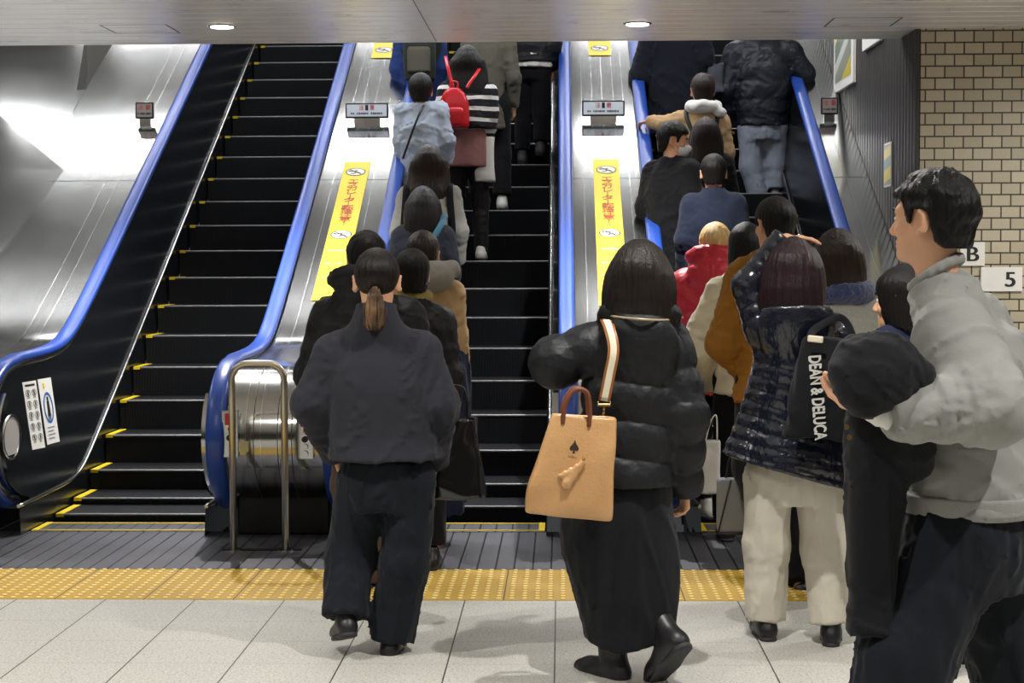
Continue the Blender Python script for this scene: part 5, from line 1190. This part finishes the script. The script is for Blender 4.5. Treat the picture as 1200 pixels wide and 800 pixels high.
# ================= riders on the right escalator
p=Person('rider in big navy black coat at the left handrail of the crowded escalator',(792,0),phase=PHR,H=1.74,face=0)
p.px(elL=(752,88,.0),wrL=(748,112,.1)); p.std(); p.coat(C_NAVY,name='long_coat',hem=.5,w=.235,d=.18,hemw=.27,sl=(.1,.095,.07),shr=.08,vox=.014,seed=71,fold=.012,ff=(10,10,3)); p.trousers(C_INK,vox=.016); p.hair('short',H_BLK,.007,t=.018)
gb=empty('shoulder_bag',at(838,74,p.Y-.1),'grey soft bag on a thin pale strap between the two big dark coats','bag'); tote_shell('bag_body',None,cloth('grey_nylon','#3f424a',.7,.2,.8,(20,20,20)),.07,.085,.26,.06,gb,vox=.012,fold=.014)
m=MB(); m.tube(smooth_path([V(-.06,0,-.02),at(822,80,p.Y-.12)-V(*gb.location),at(821,58,p.Y-.1)-V(*gb.location),at(820,30,p.Y-.05)-V(*gb.location)]),.01,8,sq=(.028,.006,(0,-1,.1))); m.build('strap',plain('grey_strap','#8b8478',.7),gb)
p=Person('broad man in dark navy jacket and grey jeans holding the handrail of the crowded escalator',(893,8),phase=PHR,H=1.76,face=0)
p.px(shL=(862,62,0),shR=(925,60,0),elL=(850,105,.0),elR=(941,88,.02),wrR=(938,112,.22),wrL=(852,140,.1),hipL=(880,150),hipR=(907,150),anL=(890,236,0),anR=(908,226,.05),knL=(880,195,.02),knR=(908,190,.05)); p.hand={'R':dict(dir=V(.1,1,.3),palm=V(0,0,-1),curl=.7)}
p.std(smat=plain('grey_trainer2','#77777a',.6)); p.coat(N_NAVY,name='jacket',hem=ZP(p,890,148),w=.235,d=.18,waist=.235,hemw=.21,hemd=.165,sl=(.1,.095,.07),shr=.08,vox=.012,band=(.16,.008),seed=72); p.trousers(C_DENIM,r=(.105,.09,.075),vox=.011,fold=.006,pelvis=(.19,.14)); p.hair('short',H_BLK,.007,t=.018)
p=Person('brown-haired rider in tan jacket with white hood reaching left for the handrail',(823,107),phase=PHR,H=1.6,face=0,yaw=6)
p.px(neck=(824,126,0),shL=(798,140),shR=(845,142),elL=(778,146,.02),elR=(851,180),wrL=(760,142,.1)); p.hand={'L':dict(dir=V(-.75,.6,-.1),palm=V(0,.1,-1),curl=.5)}
p.std(); p.coat(C_BEIGE,name='jacket',hem=.6,w=.19,d=.14,sl=(.075,.07,.055),vox=.012,seed=73); p.trousers(C_INK,vox=.016); p.hair('short',H_BRN,.007,t=.02,nape=-.1)
nb=p.J['neck']; g=SDF(); g.chain([nb+V(.10*math.sin(a),-.02-.085*math.cos(a),.0) for a in np.linspace(-1.9,1.9,9)],[.045]*9); g.ell(nb+V(.13,-.1,-.05),(.05,.04,.04)); p.put('white_hood',g.mesh(.01,lambda P:-.008*nz(P,3,(16,16,10),2)),C_WHITE)
bk=empty('backpack',p.base+(p.J['shL']+p.J['shR'])/2+V(.02,-.2,-.12),'black backpack worn by the rider in tan jacket and white hood','backpack'); L0=V(*bk.location)
g=SDF(); g.loft([(-.34,0,0,.13,.08),(-.1,0,0,.14,.09),(.05,0,.01,.11,.06)],k=0,pw=3); put('pack_body',g.mesh(.012),C_INK,bk)
for s_,q in ((-1,p.J['shL']),(1,p.J['shR'])):
    q=q+p.base-L0; m=MB(); P=smooth_path([V(s_*.08,.06,-.02),q+V(-s_*.04,-.09,0),q+V(-s_*.04,-.02,.075),q+V(-s_*.04,.1,.02)]); m.tube(P,.01,8,sq=(.035,.01,(0,-1,.2))); m.build('strap',LEA,bk)
p=Person('man in black coat and white face mask turning to his right neighbour',(790,165),phase=PHR,H=1.68,face=-40,yaw=-97,pitch=-8)
p.std(eyes=True); p.coat(C_INK,name='coat',hem=.45,w=.215,d=.16,sl=(.085,.08,.06),vox=.012,collar=(.02,.085),seed=74); p.trousers(C_INK,vox=.016); p.hair('short',H_BLK,.006,t=.018,rough=.003)
g=SDF(); g.ell((0,.045,-.062),(.066,.072,.058),k=0); g.cap((0,.08,-.02),(0,.112,-.04),.012,.016,k=.03); cutm=lambda P:np.maximum(.042-P[...,1],np.maximum(P[...,2]-(-.018),(-.115)-P[...,2])); v,f=g.mesh(.0035,pad=.02,cuts=(cutm,)); p.put('face_mask',(v*p.hs@p.HR.T+p.J['head'],f),plain('mask_cloth','#dfe0e0',.8,0,.2,.03))
m=MB()
for a in (-1,1):
    for z in (-.03,-.085): m.tube([p.HR@(V(a*.062,.05,z)*p.hs)+p.J['head'],p.HR@(V(a*.078,.01,z*.3-.01)*p.hs)+p.J['head']],.0015,5)
m.build('ear_loop',M_WHITE,p.root)
p=Person('long brown-haired woman in black coat between the masked man and tan jacket',(827,160),phase=PHR,H=1.55,face=0)
p.std(); p.coat(C_INK,name='coat',hem=.5,w=.2,d=.14,vox=.014,seed=75); p.trousers(C_INK,vox=.016); p.hair('long',H_BRN,.006,L=.27,w=.125,t=.02,seed=4,back=.02)
p=Person('man in plain navy wool coat with stand collar on the crowded escalator',(836,203),phase=PHR,H=1.72,face=0)
p.std(); p.coat(cloth('dark_navy_wool','#141b2d',.9,.3,.3),name='coat',hem=.55,w=.215,d=.15,hemw=.235,sl=(.08,.075,.06),vox=.012,collar=(.035,.082),seed=76,fold=.005); p.trousers(C_INK,vox=.016); p.hair('short',H_BLK,.006,t=.014,nape=-.08)
p=Person('short blond-haired person in red down jacket on the lowest step of the crowded escalator',(838,288),9.85,nose_z(9.8),face=0)
p.px(neck=(836,315,0),shL=(803,335),shR=(862,335),elL=(790,395,.0),elR=(868,395),anL=(828,590,0),anR=(850,585,.02))
p.std(smat=M_WSHOE); p.coat(N_RED,name='down_jacket',hem=ZP(p,830,461),w=.20,d=.17,sl=(.1,.09,.06),shr=.085,vox=.011,band=(.095,.016),hood=dict(c=(-.01,-.1,-.03),r=(.15,.085,.1)),seed=77,fold=.006,collar=(.02,.09)); p.trousers(C_INK,r=(.085,.07,.06),vox=.014); p.hair('short',H_BLD,.006,t=.018,nape=-.06,rough=.002)
p.put('undercut',SDF().ell((0,-.03,-.06),(.066,.068,.05)).mesh(.007)[0:2] if False else (lambda m_:(m_[0]*p.hs@p.HR.T+p.J['head'],m_[1]))(SDF().ell((0,-.028,-.05),(.068,.072,.05),k=0).mesh(.007)),H_BLK)
p=Person('dark-haired person in ivory coat partly behind the ochre jacket',(874,290),9.1,.004,face=0)
p.px(neck=(872,318,0),shL=(845,345,0),shR=(895,345,0),elL=(813,412,-.03),elR=(900,410),wrL=(835,450,.12))
p.std(); p.coat(C_IVORY,name='coat',hem=ZP(p,850,461),w=.17,d=.16,sl=(.085,.09,.07),shr=.075,vox=.012,seed=78); p.trousers(C_INK,vox=.014); p.hair('bob',H_BLK,.007,L=.14,w=.1,t=.014)
p=Person('tall man in ochre canvas jacket queueing for the crowded escalator',(907,263),8.15,.004,face=4,yaw=24)
p.px(neck=(903,300,0),shL=(873,325,0),shR=(940,325,0),elL=(850,402,-.02),elR=(955,405),wrL=(890,448,.1),anL=(915,690,-.3),anR=(940,695,-.4))
p.hand={'L':dict(dir=V(.6,.6,-.2),curl=.6)}
p.std(); p.coat(C_OCHRE,name='jacket',hem=ZP(p,900,470),w=.19,d=.15,sl=(.085,.082,.06),shr=.07,vox=.011,collar=(.0,.085),seed=79,fold=.009); p.trousers(C_INK,r=(.085,.075,.065),vox=.013,pelvis=(.12,.09)); p.hair('short',H_BLK,.006,t=.016,nape=-.075)
p=Person('woman in grey knit coat with fluffy blue collar behind the glossy quilted coat',(981,306),7.55,.004,face=4,yaw=0)
p.px(neck=(985,345,0),shL=(950,368),shR=(1018,368),elL=(950,420),elR=(1030,430),anL=(968,690,0),anR=(1002,690,0))
p.std(); p.coat(C_KNIT,name='knit_coat',hem=ZP(p,985,540),w=.2,d=.16,sl=(.085,.08,.06),shr=.075,vox=.012,seed=80); p.trousers(C_INK,r=(.09,.08,.075),vox=.013); p.hair('bob',H_BRN,.006,L=.17,w=.125,t=.026,seed=8)
nb=p.J['neck']; g=SDF(); g.chain([nb+p.R@V(.105*math.sin(a),.0-.09*math.cos(a),.0+.02*math.cos(a)) for a in np.linspace(-2.6,2.6,13)],[.058]*13,k=.02); p.put('fur_collar',g.mesh(.0085,lambda P:-.006*nz(P,3,(60,60,60),2)),C_FUR)
n=N('plaid_cloth'); v=n.coord(); s=n.add('ShaderNodeSeparateXYZ'); n.link(v,s.inputs[0]); fx=n.math('FRACT',n.math('MULTIPLY',n.math('ADD',s.outputs['X'],5),9)); fz=n.math('FRACT',n.math('MULTIPLY',n.math('ADD',s.outputs['Z'],5),9)); wx=n.math('LESS_THAN',fx,.2); wz=n.math('LESS_THAN',fz,.2); n.base(n.mix(n.math('MULTIPLY',n.math('ADD',wx,wz),.45),lin('#dad8d2'),lin('#2a2a34'))); n.set(rough=.9); C_PLAID=n.m
p=Person('small dark-haired person in navy top and plaid trousers behind the striding man',(1058,352),6.25,0,face=10,yaw=60)
p.px(neck=(1062,385,0),shL=(1040,405,-.05),shR=(1095,402,.05),anL=(1098,765,-.1),anR=(1120,755,.1),hipL=(1085,580,0),hipR=(1115,580,0),knL=(1092,670,0),knR=(1116,670,0),elL=(1040,470),elR=(1105,470),wrL=(1060,520,.1),wrR=(1100,520,.1))
p.body(.015,.006,.006,eyes=True); p.coat(cloth('navy_jersey','#1e2440',.9),name='top',hem=ZP(p,1080,560),w=.18,d=.14,vox=.012,seed=81); p.shoe('L',ang=40); p.shoe('R',ang=40)
p.trousers(C_PLAID,r=(.1,.095,.09),hem=.0,vox=.011,name='plaid_trousers',pelvis=(.16,.12)); p.hair('bob',H_BLK,.0055,L=.12,w=.098,t=.014,seed=9)
# ---- bags held in the right queue
pb=empty('shopping_bag',at(833,515,8.9),'white paper shopping bag held low behind the glossy quilted coat','bag'); hh=at(833,505,8.9)[2]-at(833,556,8.9)[2]; tote_shell('bag_body',None,plain('white_paper2','#cfcdc8',.7,0,.3,.06,6),.05,.055,hh+.05,.07,pb,vox=.01)
m=MB(); m.tube(smooth_path([V(-.03,0,-.01),V(.0,0,.10),V(.03,0,.13),V(.035,0,-.01)]),.004,6); m.build('handle',M_WHITE,pb)
sb=empty('shopping_bag',at(860,560,8.2),'grey bag with black edging held low between cream trousers and white trainers','bag'); hh=at(860,545,8.2)[2]-at(860,608,8.2)[2]
g=SDF(); g.box((0,0,-hh/2),(.085,.05,hh/2),rad=.012,k=0); put('bag_body',g.mesh(.01),plain('grey_sheet','#7e7f80',.6,0,.3,.06,6),sb); m=MB(); m.tube([V(-.085,-.052,-hh),V(.085,-.052,-hh)],.007,6); m.tube([V(-.085,-.053,-hh),V(-.02,-.055,-.0)],.004,6); m.tube(smooth_path([V(-.04,0,0),V(-.02,0,.1),V(.02,0,.1),V(.04,0,0)]),.005,6); m.build('edging',LEA,sb)
